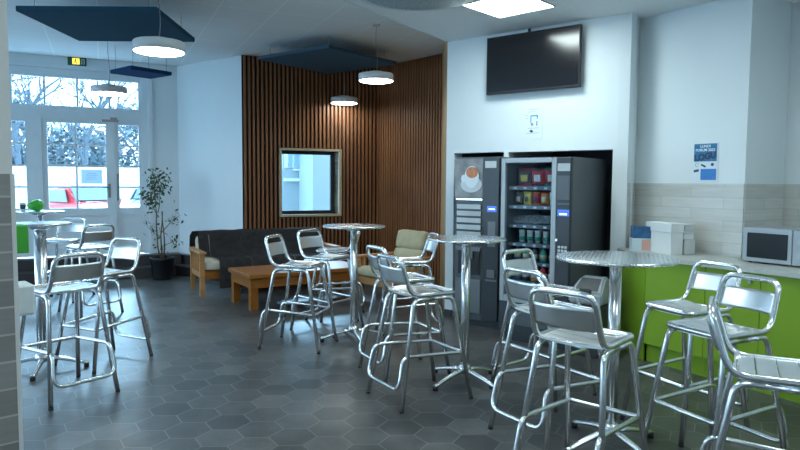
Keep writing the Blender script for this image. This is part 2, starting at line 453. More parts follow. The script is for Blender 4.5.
# ------------------------------------------------------------------ entrance glazing
def bars(bm, rects, y0, y1):
    for x0, x1, z0, z1 in rects: box(bm, x0, x1, y0, y1, z0, z1)
def lattice(bm, x0, x1, z0, z1, xs, zs, st, y0, y1, mt=.028):
    # outer stiles of width st, muntins at xs / zs
    bars(bm, [(x0, x0+st, z0, z1), (x1-st, x1, z0, z1), (x0+st, x1-st, z0, z0+st), (x0+st, x1-st, z1-st, z1)], y0, y1)
    bars(bm, [(x-mt/2, x+mt/2, z0+st, z1-st) for x in xs], y0+.01, y1-.01)
    bars(bm, [(x0+st, x1-st, z-mt/2, z+mt/2) for z in zs], y0+.008, y1-.012)
fr = B()
bars(fr, [(-1.5, 1.86, 3.13, 3.22), (1.76, 1.86, .32, 3.13), (-1.5, -1.42, .32, 3.13), (-1.42, 1.76, 2.46, 2.62)], .02, .16)
bars(fr, [(.22, .34, .32, 2.46), (1.30, 1.37, .32, 2.46)], .02, .16)
bars(fr, [(-1.56, 1.94, 3.22, 3.30), (1.86, 1.93, .32, 3.22)], -.03, .0)
wf = obj('window_1', fr, M['white_pvc'], None, 'structure', FW)
def glaze(name, par, x0, x1, z0, z1, y):
    bm = B(); box(bm, x0, x1, y, y+.006, z0, z1); return obj(name, bm, M['glass'], par)
tb = B(); lattice(tb, -1.42, 1.76, 2.62, 3.13, [-.95, -.50, -.05, .39, .84, 1.295], [], .04, .05, .11)
obj('transom_frame', tb, M['white_pvc'], wf); glaze('pane', wf, -1.40, 1.74, 2.64, 3.11, .08)
def leaf(name, x0, x1, xs, st=.075, handle=False):
    bm = B(); z0, z1 = .33, 2.46; zb = 1.075
    bars(bm, [(x0, x0+st, z0, z1), (x1-st, x1, z0, z1), (x0+st, x1-st, z1-.06, z1), (x0+st, x1-st, zb-.12, zb), (x0+st, x1-st, z0, z0+.12)], .04, .11)
    bars(bm, [(x-.014, x+.014, zb, z1-.06) for x in xs], .05, .10)
    bars(bm, [(x0+st, x1-st, z-.013, z+.013) for z in (1.405, 1.74, 2.067)], .052, .098)
    bars(bm, [(x0+st, x1-st, z0+.12, zb-.12)], .065, .09)
    o = obj(name, bm, M['white_pvc'], None, 'structure', FW)
    glaze('pane', o, x0+st-.01, x1-st+.01, zb-.01, z1-.05, .07)
    return o
leaf('window_2', -.30, .22, [], .10)
leaf('window_3', -1.42, -.30, [-.86], .10)
dl = leaf('door_1', .34, 1.30, [.805], .07)
dr = leaf('door_2', 1.37, 1.76, [], .045)
bm = B(); box(bm, 1.245, 1.285, .025, .04, 1.24, 1.46); tube(bm, [(1.265, .03, 1.405), (1.265, -.02, 1.405), (1.17, -.02, 1.405)], .011); cyl(bm, 0, 0, 0, .02, .016, Mx=Matrix.Translation((1.265, .03, 1.30)) @ Matrix.Rotation(R(90), 4, 'X'))
obj('door_handle', bm, M['brass'], dl)
bm = B(); box(bm, 1.375, 1.405, .02, .04, 1.19, 1.62); obj('lock_plate', bm, M['brass'], dr)
bm = B(); box(bm, 1.18, 1.42, .0, .04, 2.44, 2.475); box(bm, 1.30, 1.40, -.02, .04, 2.47, 2.51); obj('door_closer', bm, M['brass'], dl)
bm = B(); box(bm, .865, 1.165, .058, .062, 1.46, 1.68)
pt = NT('backlit_paper'); tl = pt.node('ShaderNodeBsdfTranslucent'); tl.inputs[0].default_value = (.62,.72,.80,1); ms = pt.node('ShaderNodeMixShader'); ms.inputs[0].default_value = .35
pt.set((.7,.78,.84), .8); pt.link(pt.b.outputs[0], ms.inputs[1]); pt.link(tl.outputs[0], ms.inputs[2]); pt.link(ms.outputs[0], pt.n['Material Output'].inputs[0])
sgn = tag(obj('paper_notice', bm, pt.m, None, None, FW), 'pale sheet taped on the glass of the entrance door', 'notice')
bm = B()
for i, z in enumerate((1.62, 1.59, 1.56, 1.53)): box(bm, .95-.02*(i%2), 1.08+.02*(i%2), .056, .058, z, z+.006)
obj('printed_lines', bm, M['grey_ink'], sgn)

# exit sign over the door
ex = thing('exit_sign', 'small green and yellow running man exit sign above the entrance', 'exit sign')
ex.matrix_world = FW @ Matrix.Translation((.86, -.04, 3.34))
bm = B(); rbox(bm, -.14, .12, 0, .04, -.065, .065, .008); obj('sign_housing', bm, M['exit_green'], ex)
bm = B(); box(bm, -.075, .025, -.004, 0, -.045, .045); obj('lit_panel', bm, M['exit_lit'], ex)
bm = B(); cyl(bm, 0, 0, 0, .003, .010, n=12, Mx=Matrix.Translation((-.03, -.005, .028)) @ Matrix.Rotation(R(90), 4, 'X'))
tube(bm, [(-.03, -.007, .018), (-.034, -.007, -.008)], .007, n=6); tube(bm, [(-.034, -.007, -.008), (-.015, -.007, -.02), (-.02, -.007, -.038)], .005, n=6)
tube(bm, [(-.034, -.007, -.008), (-.05, -.007, -.022), (-.063, -.007, -.024)], .005, n=6); tube(bm, [(-.012, -.007, .0), (-.03, -.007, .012), (-.05, -.007, .004)], .004, n=6)
obj('running_figure', bm, M['exit_green'], ex)
bm = B(); box(bm, .045, .062, -.004, 0, -.04, .035); box(bm, .045, .085, -.004, 0, .03, .04); box(bm, .08, .095, -.004, 0, -.04, .04); obj('doorway_mark', bm, M['label'], ex)

# interior window in the slatted wall
bm = B()
bars(bm, [(.53, .565, .965, 2.035), (1.50, 1.54, .965, 2.035), (.565, 1.50, .965, 1.0), (.565, 1.50, 2.0, 2.035)], -.06, .30)
w5 = obj('window_8', bm, M['frame_wood'], None, 'structure', FS)
bm = B(); bars(bm, [(.565, .60, 1.0, 2.0), (1.44, 1.50, 1.0, 2.0), (.60, 1.44, 1.0, 1.05), (.60, 1.44, 1.95, 2.0)], .20, .25)
obj('inner_frame', bm, M['dark_plastic'], w5)
bm = B(); box(bm, .60, 1.44, .222, .228, 1.05, 1.95); obj('pane', bm, M['glass'], w5)

# ------------------------------------------------------------------ outside
poly('ground', [(-40, -30), (30, -30), (30, 60), (-40, 60)], -.30, -.14, M['snow'])
og = B(); box(og, -9, 9, 16, 16.3, -.14, 2.0)
tag(obj('garden_wall', og, M['paper'], None, None, FW), 'long low white wall outside across the yard', 'wall')
def limb(bm, p, d, L, r, lev):
    e = p+d*L; tube(bm, [p, p+d*L*.5+Vector((random.uniform(-.04, .04),)*3)*L, e], [r, r*.8, r*.6], n=5, caps=False)
    if lev == 0: return
    for i in range(3 if lev > 1 else 4):
        ax = Vector((random.uniform(-1, 1), random.uniform(-1, 1), random.uniform(-.3, 1))).normalized()
        nd = (d*.9+ax*.75).normalized()
        limb(bm, p+d*L*random.uniform(.5, 1), nd, L*random.uniform(.55, .75), r*.55, lev-1)
for i, (t, y, h) in enumerate(((-4.2, 19, 2.4), (-1.6, 17.8, 2.8), (.9, 20, 2.6), (3.3, 18, 2.3))):
    b = B(); limb(b, Vector((0, 0, 0)), Vector((0, 0, 1)), h*1.25, .15, 6)
    o = obj('bare_tree', b, M['twig']); o.matrix_world = FW @ Matrix.Translation((t, y, .2))
    tag(o, ['leafless tree outside behind the left sidelight', 'leafless tree outside behind the left panes of the door', 'leafless tree outside behind the right panes of the door', 'leafless tree outside behind the narrow right door leaf'][i], 'tree', 'bare trees beyond the yard wall')
def bush(bm, c, s, n, sz):
    for _ in range(n):
        v = Vector((random.gauss(0, 1), random.gauss(0, 1), random.gauss(0, 1))).normalized()*random.uniform(.55, 1)
        p = Vector((c[0]+v.x*s[0], c[1]+v.y*s[1], c[2]+v.z*s[2]))
        a = Vector((random.gauss(0,1), random.gauss(0,1), random.gauss(0,1))).normalized(); b = a.orthogonal().normalized()
        w = sz*random.uniform(.6, 1.3)
        q = [bm.verts.new(p+a*w), bm.verts.new(p+b*w*.6), bm.verts.new(p-a*w), bm.verts.new(p-b*w*.6)]
        bm.faces.new(q)
for i, (t, s, z) in enumerate(((5.2, 1.5, 2.1), (1.2, 1.1, 1.9), (-1.8, 1.4, 2.0), (-4.8, 1.7, 2.4))):
    b = B(); bush(b, (0, 0, .4), (s, .8, z*.75), 900, .16)
    o = obj('evergreen_bush', b, M['hedge'], None, None, FW @ Matrix.Translation((t, 21.5, .9)))
    tag(o, ['dark evergreen bush outside behind the narrow right door leaf', 'dark evergreen bush outside behind the right door panes', 'dark evergreen bush outside behind the left door panes', 'dark evergreen bush outside behind the left sidelight'][i], 'bush', 'evergreens beyond the yard wall')
M['haze_leaf'] = plain('hazed_leaf', (.15,.20,.23), .9, var=.5, scale=3)  # bluish haze of distance is put into the leaf colour
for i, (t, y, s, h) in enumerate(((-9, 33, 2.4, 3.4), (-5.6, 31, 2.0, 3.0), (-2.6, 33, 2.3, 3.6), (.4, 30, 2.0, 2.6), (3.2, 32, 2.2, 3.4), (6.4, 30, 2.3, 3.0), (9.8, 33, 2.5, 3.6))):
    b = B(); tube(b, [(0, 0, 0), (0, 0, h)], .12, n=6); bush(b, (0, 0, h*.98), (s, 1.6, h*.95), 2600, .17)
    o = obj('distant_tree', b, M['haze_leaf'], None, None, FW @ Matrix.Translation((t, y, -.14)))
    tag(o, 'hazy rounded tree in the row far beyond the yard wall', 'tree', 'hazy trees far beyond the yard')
def car(name, label, paint, Mx):
    r = thing(name, label, 'car'); r.matrix_world = Mx
    side = [(-2.0,.30),(-2.05,.62),(-1.9,.86),(-1.35,.95),(-.75,1.38),(.55,1.45),(1.25,1.0),(1.95,.85),(2.1,.6),(2.05,.30)]
    bm = B(); L = [bm.verts.new((x, -.78 if z < 1.0 else -.62, z)) for x, z in side]; Rr = [bm.verts.new((x, .78 if z < 1.0 else .62, z)) for x, z in side]
    bm.faces.new(L); bm.faces.new(Rr[::-1])
    for i in range(len(side)):
        j = (i+1) % len(side); bm.faces.new((L[i], Rr[i], Rr[j], L[j]))
    bmesh.ops.bevel(bm, geom=bm.edges[:], offset=.05, segments=2, affect='EDGES')
    obj('body', bm, paint, r)
    bm = B(); v = [bm.verts.new(p) for p in ((.60,-.56,1.46),(.60,.56,1.46),(1.24,.66,1.05),(1.24,-.66,1.05))]; bm.faces.new(v)
    q = bmesh.ops.extrude_face_region(bm, geom=bm.faces[:]); bmesh.ops.translate(bm, verts=[g for g in q['geom'] if isinstance(g, bmesh.types.BMVert)], vec=(.03, 0, .03))
    obj('windscreen', bm, M['car_glass'], r)
    for s in (-1, 1):
        bm = B(); v = [bm.verts.new((x, s*y, z)) for x, y, z in ((-.66,.66,1.34),(.48,.66,1.38),(1.0,.79,1.02),(-1.15,.79,1.0))]; bm.faces.new(v)
        q = bmesh.ops.extrude_face_region(bm, geom=bm.faces[:]); bmesh.ops.translate(bm, verts=[g for g in q['geom'] if isinstance(g, bmesh.types.BMVert)], vec=(0, s*.03, 0))
        obj('side_window', bm, M['car_glass'], r)
        for x in (-1.3, 1.3):
            bm = B(); cyl(bm, 0, 0, -.1, .1, .31, Mx=Matrix.Translation((x, s*.72, .31)) @ Matrix.Rotation(R(90), 4, 'X')); obj('wheel', bm, M['tyre'], r)
    return r
car('red_car', 'red car parked outside seen through the lower door panes', M['car_red'], Matrix.Translation((-9.75, 19.6, -.14)) @ Matrix.Rotation(R(-42), 4, 'Z'))
car('blue_car', 'pale blue car parked outside beside the red one', M['car_blue'], Matrix.Translation((-8.2, 21.8, -.14)) @ Matrix.Rotation(R(-75), 4, 'Z'))
# neighbouring facade seen through the interior window
fb = thing('neighbour_building', 'pale blue facade with a shuttered opening behind the interior window', 'building'); fb.matrix_world = FS
bm = B(); box(bm, .9, 3.2, 3.2, 3.5, -.14, 3.0); obj('wall', bm, M['facade'], fb)
bm = B(); box(bm, 1.74, 4.2, 2.2, 3.2, -.14, 2.75); obj('wing', bm, M['facade'], fb)
bm = B(); box(bm, 1.44, 1.80, 3.16, 3.2, 1.80, 2.85); box(bm, 1.42, 1.82, 3.10, 3.2, 1.52, 1.58); box(bm, 1.60, 1.80, 3.12, 3.2, 1.74, 1.78); obj('window_surround', bm, M['paper'], fb)
bm = B(); box(bm, 1.50, 1.58, 3.13, 3.16, 1.82, 2.8); box(bm, 1.63, 1.75, 3.13, 3.16, 1.82, 2.8); obj('shutter', bm, M['car_blue'], fb)

# ------------------------------------------------------------------ bar stools
def make_stool(label, back_mat=None):
    r = thing('bar_stool', label, 'bar stool')
    tr = .0158
    # back and seat frame in one bent tube
    P = [(-.258, -.165, 1.010), (-.180, -.175, .755), (.185, -.175, .755), (.185, .175, .755), (-.180, .175, .755), (-.258, .165, 1.010)]
    bm = B(); tube(bm, fillet(P, [.065, .075, .055, .055, .075, .065], True, 6), tr, True, 10)
    tube(bm, [(-.15, -.175, .750), (-.15, .175, .750)], .008)
    tube(bm, [(.13, -.175, .745), (.13, .175, .745)], .008)
    obj('seat_frame', bm, M['alu'], r)
    # slatted seat
    bm = B(); xs = [-.165, -.083, .0, .083, .172]
    for a, b in zip(xs, xs[1:]):
        n = 8
        for i in range(n):
            y0 = -.165+.33*i/n; y1 = -.165+.33*(i+1)/n
            def zz(y, x): return .762-.010*math.cos(y/.165*PI/2)-.012*max(0, (x-.10))/.07
            v = []
            for x in (a+.003, b-.003):
                for y in (y0, y1):
                    v.append((x, y, zz(y, x)))
            top = [bm.verts.new(v[j]) for j in (0, 2, 3, 1)]; bot = [bm.verts.new((v[j][0], v[j][1], v[j][2]-.012)) for j in (0, 2, 3, 1)]
            bm.faces.new(top); bm.faces.new(bot[::-1])
            for j in range(4): bm.faces.new((top[j], top[(j+1)%4], bot[(j+1)%4], bot[j]))
    bmesh.ops.remove_doubles(bm, verts=bm.verts[:], dist=1e-5)
    obj('seat', bm, M['seat_sheet'], r)
    # curved back sheet
    bm = B(); n = 12; g = []
    for zi in (.835, .852, .930, .946):
        row = []
        for i in range(n+1):
            y = -.160+.32*i/n; k = (zi-.755)/.255
            x = -.180-.078*k-.030*math.cos(y/.160*PI/2)*1.0
            row.append((x, y*(1.0+.03*(1-k)), zi))
        g.append(row)
    F = [[bm.verts.new(p) for p in row] for row in g]; K = [[bm.verts.new((p[0]-.010, p[1], p[2])) for p in row] for row in g]
    for a in range(3):
        for i in range(n):
            f = bm.faces.new((F[a][i], F[a][i+1], F[a+1][i+1], F[a+1][i])); f.smooth = True
            f = bm.faces.new((K[a][i], K[a+1][i], K[a+1][i+1], K[a][i+1])); f.smooth = True
    for i in range(n):
        bm.faces.new((F[0][i], K[0][i], K[0][i+1], F[0][i+1])); bm.faces.new((F[3][i], F[3][i+1], K[3][i+1], K[3][i]))
    for a in range(3):
        bm.faces.new((F[a][0], F[a+1][0], K[a+1][0], K[a][0])); bm.faces.new((F[a][n], K[a][n], K[a+1][n], F[a+1][n]))
    obj('backrest', bm, back_mat or M['back_sheet'], r)
    # two bent side hoops, split into four legs
    for s in (-1, 1):
        for e in (1, -1):
            bm = B(); pth = fillet([(e*.285, s*.232, .012), (e*.160, s*.172, .728), (0, s*.170, .728)], .055, False, 6)
            tube(bm, pth, tr, False, 10)
            lg = obj('leg', bm, M['alu'], r)
            bm = B(); cyl(bm, e*.286, s*.2325, 0, .016, .0155, n=12); obj('foot_cap', bm, M['rubber'], lg)
    # foot ring: level rails at the front, dropped loop at the back
    bm = B()
    Q = [(.232, -.194, .330), (.232, .194, .330), (-.258, .198, .360), (-.302, .216, .140), (-.302, -.216, .140), (-.258, -.198, .360)]
    tube(bm, fillet(Q, [.02, .02, .06, .08, .08, .06], True, 6), .0130, True, 10)
    obj('footrest', bm, M['alu'], r)
    return r
ST = [  # x, y, heading of the front in degrees, label
 (-.93, 5.86, -14.6, 'metal bar stool with slim oval back, nearest stool before the orange coffee table'),
 (-.74, 6.50, -34, 'metal bar stool with oval back right behind the nearest stool before the coffee table'),
 (-.72, 7.15, 176, 'metal bar stool facing left, half hidden behind the slim table post before the sofas'),
 (.145, 4.476, 31, 'metal bar stool left of the centre table with pale reflecting seat, front one'),
 (.04, 5.08, 28, 'metal bar stool tucked close behind the front one at the left of the centre table'),
 (.09, 6.22, 192, 'metal bar stool facing left with blue glint on back, in front of the armchair'),
 (1.045, 4.58, -50, 'metal bar stool standing before the snack machine with its flat back upright in full view'),
 (.935, 3.83, 33, 'metal bar stool seen at an angle between the snack machine stool and the nearest one'),
 (.93, 3.16, 48, 'large metal bar stool with its back to the camera, left of the round-topped near table'),
 (1.80, 3.95, 205, 'metal bar stool facing left close to the cabinets, farther of the right pair'),
 (1.70, 3.38, 205, 'metal bar stool facing left before the green cabinets, nearer of the right pair'),
 (1.57, 2.60, -27, 'metal bar stool at the right edge facing right, only side of back seen'),
 (-2.39, 4.50, 143, 'metal bar stool with its back to the camera beside the grey tiled pillar'),
 (-3.56, 7.30, 140, 'metal bar stool with small bronze looking back seen at an angle, behind the left table'),
 (-2.48, 5.30, 244, 'metal bar stool facing the camera left of the ficus, rightmost of the left cluster'),
 (-4.27, 8.10, -88, 'farthest metal bar stool on the left, facing the camera below the entrance door'),
]
proto = make_stool(ST[0][3])
for i, (x, y, a, lab) in enumerate(ST):
    o = proto if i == 0 else dup(proto, lab)
    o.location = (x, y, 0); o.rotation_euler = (0, 0, R(a)); o['group'] = 'aluminium bar stools'
# ------------------------------------------------------------------ high tables
def make_table(label, rad, h=1.105, cr=.034):
    r = thing('bar_table', label, 'table')
    bm = B(); lathe(bm, [(.02, h-.020), (rad-.02, h-.020), (rad-.004, h-.018), (rad, h-.013), (rad, h-.006), (rad-.004, h-.002), (rad-.012, h), (.02, h)], 64)
    obj('table_top', bm, M['swirl'], r)
    bm = B(); cyl(bm, 0, 0, .10, h-.020, cr, n=28); lathe(bm, [(cr, h-.06), (.10, h-.032), (.10, h-.0205), (.02, h-.0205)], 28)
    obj('column', bm, M['alu'], r)
    for k in range(4):
        a = k*PI/2; ca, sa = math.cos(a), math.sin(a)
        bm = B(); rp = [(.02, .095), (.10, .088), (.20, .066), (.29, .040), (.325, .034)]
        rings = []
        for q, (rr, z) in enumerate(rp):
            w = .026-.009*q/4; hh = .017-.005*q/4
            c = Vector((rr*ca, rr*sa, z)); u = Vector((-sa, ca, 0)); rings.append([bm.verts.new(c+u*dx*w+Vector((0,0,dz*hh))) for dx, dz in ((-1,-.6),(-.7,.5),(0,1),(.7,.5),(1,-.6),(0,-1))])
        for p, s in zip(rings, rings[1:]):
            for j in range(6):
                f = bm.faces.new((p[j], p[(j+1)%6], s[(j+1)%6], s[j])); f.smooth = True
        bm.faces.new(rings[0][::-1]); bm.faces.new(rings[-1])
        lg = obj('leg', bm, M['alu'], r)
        bm = B(); cyl(bm, .312*ca, .312*sa, 0, .032, .020, n=14); obj('foot_cap', bm, M['rubber'], lg)
    bm = B(); lathe(bm, [(cr, .07), (cr+.018, .08), (cr+.018, .12), (cr+.002, .14)], 28); obj('hub', bm, M['alu'], r)
    return r
tA = make_table('tall round steel table with a slim post in front of the sofas', .30)
tA.location = (-.44, 6.10, 0); tA.rotation_euler = (0, 0, R(20)); tA['group'] = 'tall round bistro tables'
for x, y, a, lab in ((.50, 4.80, 42, 'tall round steel table at the centre before the coffee machine'),
                     (-4.77, 8.45, 50, 'tall round steel table at the far left carrying a green bag')):
    dup(tA, lab, (x, y, 0), R(a))
tL = make_table('tall round steel table at the left with a thick post by the pillar', .23, 1.18, .046)
tL.location = (-2.85, 5.05, 0); tL.rotation_euler = (0, 0, R(15)); tL['group'] = 'tall round bistro tables'
tC = make_table('widest round steel table with swirled top before the green cabinets', .335)
tC.location = (1.23, 3.62, 0); tC.rotation_euler = (0, 0, R(25)); tC['group'] = 'tall round bistro tables'
# small things on the far left table
b = B()
bmesh.ops.create_uvsphere(b, u_segments=20, v_segments=12, radius=1)
for v in b.verts: v.co = Vector((v.co.x*.10, v.co.y*.07, v.co.z*.075*(1+.3*v.co.x)+.075)); 
for f in b.faces: f.smooth = True
tag(obj('cloth_bag', b, M['green_plastic'], None, None, Matrix.Translation((-4.76, 8.35, 1.107)) @ Matrix.Rotation(R(10), 4, 'Z')), 'bright green rounded bag on the far left table', 'bag')
cu = thing('drinking_cup', 'dark and white cup standing left of the green bag', 'cup', (-4.93, 8.36, 1.105))
b = B(); lathe(b, [(.028, 0), (.038, .11), (.036, .11), (.02, .01)], 20); obj('cup_body', b, M['white_plastic'], cu)
b = B(); lathe(b, [(.032, .03), (.0385, .085), (.030, .085), (.030, .03)], 20); obj('sleeve', b, M['dark_plastic'], cu)
# two small wall boxes on the far side of the near pillar
cpn = thing('door_release_box', 'green door release box on the side of the tiled pillar', 'wall box'); cpn.matrix_world = FQ @ Matrix.Translation((.721, .05, 1.235))
b = B(); rbox(b, 0, .050, 0, .10, 0, .108, .004); obj('housing', b, M['green_plastic'], cpn)
b = B(); box(b, .050, .052, .02, .08, .03, .085); obj('front_plate', b, M['white_plastic'], cpn)
swb = thing('white_wall_box', 'white rounded wall box on the pillar side below the green one', 'wall box'); swb.matrix_world = FQ @ Matrix.Translation((.721, .03, .995))
b = B(); rbox(b, 0, .062, 0, .14, 0, .118, .010, 3); obj('housing', b, M['white_plastic'], swb)
b = B(); rbox(b, .060, .066, .03, .11, .03, .09, .002, 1); obj('front_plate', b, M['label'], swb)

# ------------------------------------------------------------------ ficus
pl = thing('potted_ficus', 'slender ficus in a black pot beside the entrance door', 'potted plant', (-3.66, 9.80, 0))
b = B(); lathe(b, [(.13, 0), (.14, .01), (.175, .30), (.185, .305), (.185, .34), (.165, .34), (.16, .30), (.02, .30)], 36); obj('pot', b, M['pot'], pl)
b = B(); lathe(b, [(.159, .28), (.159, .305), (.02, .31)], 24); obj('soil', b, M['soil'], pl)
b = B(); tips = []
def grow(bm, p, d, L, r, lev):
    pts = [p]; q = p; dd = d
    for i in range(4):
        dd = (dd+Vector((random.uniform(-.16,.16), random.uniform(-.16,.16), .05))).normalized(); q = q+dd*L/4; pts.append(q)
        if lev < 2: tips.append(q)
    tube(bm, pts, [r*(1-.12*i) for i in range(5)], n=6)
    if lev == 0: return
    for i in range(3 if lev == 2 else 3):
        a = random.uniform(0, 2*PI); nd = (dd*.8+Vector((math.cos(a), math.sin(a), .35))*.75).normalized()
        grow(bm, pts[random.choice((2, 3, 4))], nd, L*random.uniform(.45, .7), r*.5, lev-1)
for a, h, t0 in ((.0, .72, .30), (2.0, .62, .30), (4.2, .66, .30)):
    grow(b, Vector((.02*math.cos(a), .02*math.sin(a), t0)), Vector((.06*math.cos(a)-.05, .06*math.sin(a), 1)).normalized(), .75, .013, 0)
for p0, d0, L in (((-.07, 0, 1.0), (-.06, 0, 1), .5), ((-.06, .02, 1.02), (.35, .1, .9), .45), ((-.04, -.02, .95), (-.5, .0, .8), .40), ((0, 0, .72), (.75, -.2, .65), .34), ((-.03, 0, .66), (-.8, .1, .30), .26), ((-.02, 0, .50), (.8, .1, .25), .24)):
    grow(b, Vector(p0), Vector(d0).normalized(), L, .007, 1)
obj('trunk', b, M['bark'], pl)
b = B()
for t in tips:
    if t.z < .42: continue
    for _ in range(6 if t.z > 1.15 else 1):
        p = t+Vector((random.gauss(0, .07), random.gauss(0, .06), random.gauss(-.01, .05)))
        d = Vector((random.gauss(0, 1), random.gauss(0, 1), -.8)).normalized(); s = d.cross(Vector((random.random(), random.random(), random.random()))).normalized()
        Lf = random.uniform(.05, .085); w = Lf*.26; n_ = d.cross(s)
        v = [bm_ for bm_ in (b.verts.new(p), b.verts.new(p+d*Lf*.5+s*w+n_*.006), b.verts.new(p+d*Lf), b.verts.new(p+d*Lf*.5-s*w+n_*.006))]
        b.faces.new(v)
fo = obj('foliage', b, M['leaf'], pl)

# ------------------------------------------------------------------ sofa, armchairs, coffee table
def cushion(bm, x0, x1, y0, y1, z0, z1, r=.05, Mx=None, nb=0):
    b = B(); box(b, x0, x1, y0, y1, z0, z1)
    bmesh.ops.subdivide_edges(b, edges=b.edges[:], cuts=7, use_grid_fill=True)
    cx, cy, cz = (x0+x1)/2, (y0+y1)/2, (z0+z1)/2; hx, hy, hz = (x1-x0)/2, (y1-y0)/2, (z1-z0)/2
    h = min(hx, hy, hz)
    for v in b.verts:
        p = v.co-Vector((cx, cy, cz)); q = Vector((max(-hx+r, min(hx-r, p.x)), max(-hy+r, min(hy-r, p.y)), max(-hz+r, min(hz-r, p.z))))
        d = p-q
        if d.length > 1e-6: p = q+d.normalized()*min(d.length, r)
        p += Vector((noise.noise(v.co*7), noise.noise(v.co*7+Vector((9,0,0))), noise.noise(v.co*7+Vector((0,9,0)))))*.008
        v.co = p+Vector((cx, cy, cz))
    for f in b.faces: f.smooth = True
    merge(bm, b, Mx)
# sofa local: x along the length (right end +), y = back (+), origin at floor under front left leg
SO = frame((-2.61, 8.31), R(29))
sf = thing('sofa', 'long wooden sofa covered with charcoal blankets against the slatted wall', 'sofa'); sf.matrix_world = SO
LS = 1.98
for x in (0, LS-.06):
    for y in (0, .60):
        b = B(); box(b, x, x+.06, y, y+.055, 0, .56 if y == 0 else .60); obj('leg', b, M['pine2'], sf)
for x in (-.005, LS-.065):
    b = B(); rbox(b, x-.01, x+.085, -.04, .68, .555, .59, .012); obj('armrest', b, M['pine2'], sf)
    b = B(); box(b, x+.015, x+.05, .055, .60, .24, .31)
    for k_ in range(5): box(b, x+.02, x+.045, .11+.10*k_, .14+.10*k_, .31, .555)
    obj('side_slats', b, M['pine2'], sf)
b = B(); box(b, .06, LS-.06, .005, .045, .22, .33); box(b, .06, LS-.06, .60, .64, .22, .33); obj('rail', b, M['pine'], sf)
TB = Matrix.Translation((0, .47, .33)) @ Matrix.Rotation(R(-14), 4, 'X')
for i in range(3):
    w = (LS-.14)/3; x = .07+i*w
    b = B(); cushion(b, x, x+w-.01, -.02, .56, .33, .46, .05); obj('seat_cushion', b, M['cream'], sf)
    b = B(); cushion(b, x, x+w-.01, 0, .14, .0, .455, .06, TB); obj('back_cushion', b, M['cream'], sf)
def drape(bm, x0, x1, amp=.012):
    # blanket profile in y-z: hangs at the front, covers seat, climbs the back, falls behind
    pr = [(-.055, .10), (-.060, .30), (-.045, .455), (.02, .485), (.25, .478), (.44, .478), (.495, .56), (.55, .70), (.58, .795), (.63, .825), (.71, .815), (.75, .73), (.765, .55)]
    n = 26; G = []
    for i in range(n+1):
        x = x0+(x1-x0)*i/n
        G.append([bm.verts.new((x+.01*noise.noise(Vector((x*3, y*4, z*4))), y+amp*noise.noise(Vector((x*9, y*3, z*3))), z+amp*.8*noise.noise(Vector((x*6+3, y*5, z*5))))) for y, z in pr])
    for a, c in zip(G, G[1:]):
        for j in range(len(pr)-1):
            f = bm.faces.new((a[j], c[j], c[j+1], a[j+1])); f.smooth = True
    bmesh.ops.solidify(bm, geom=bm.faces[:], thickness=.012)
for i, (a, c) in enumerate(((.24, .68), (.685, 1.285), (1.29, LS-.07))):
    b = B(); drape(b, a, c); 
    tag(obj('blanket', b, M['blanket'], None, None, SO), ['charcoal blanket hanging over the left front edge of the sofa', 'charcoal blanket draped over the middle of the sofa', 'charcoal blanket draped over the right end of the sofa'][i], 'blanket', 'dark blankets on the sofa')
b = B(); pr = [(.35, .47), (.46, .48), (.505, .56), (.555, .70), (.585, .79), (.63, .822), (.72, .81), (.77, .68), (.78, .50)]
G = []
for i in range(10):
    x = .02+.215*i/9; G.append([b.verts.new((x+.03*max(0, (z-.5))*(-1 if i == 0 else 0), y+.01*noise.noise(Vector((x*9, y*3, z*3))), z-(.06 if i == 0 else 0)*(z > .6))) for y, z in pr])
for a, c in zip(G, G[1:]):
    for j in range(len(pr)-1):
        f = b.faces.new((a[j], c[j], c[j+1], a[j+1])); f.smooth = True
for f in [f for f in b.faces if .025 < f.calc_center_median().x < .10 and f.calc_center_median().y < .68 or f.calc_center_median().z < .50 and f.calc_center_median().y < .6]: b.faces.remove(f)
bmesh.ops.solidify(b, geom=b.faces[:], thickness=.012)
tag(obj('blanket', b, M['blanket'], None, None, SO), 'charcoal blanket over the sofa back corner with cream cushion showing', 'blanket', 'dark blankets on the sofa')

ct = thing('coffee_table', 'low orange pine coffee table with chunky legs before the sofa', 'coffee table'); ct.matrix_world = frame((-1.735, 7.40), R(33))
b = B(); rbox(b, -.03, 1.55, -.03, .74, .375, .43, .012); obj('tabletop', b, M['pine'], ct)
b = B()
box(b, 0, 1.52, .0, .03, .265, .375); box(b, 0, 1.52, .68, .71, .29, .375); box(b, 0, .03, .03, .68, .265, .375); box(b, 1.49, 1.52, .03, .68, .29, .375); obj('apron', b, M['pine'], ct)
for x in (0, 1.43):
    for y in (0, .62):
        b = B(); box(b, x+.002, x+.09, y+.002, y+.088, 0, .374); obj('leg', b, M['pine'], ct)

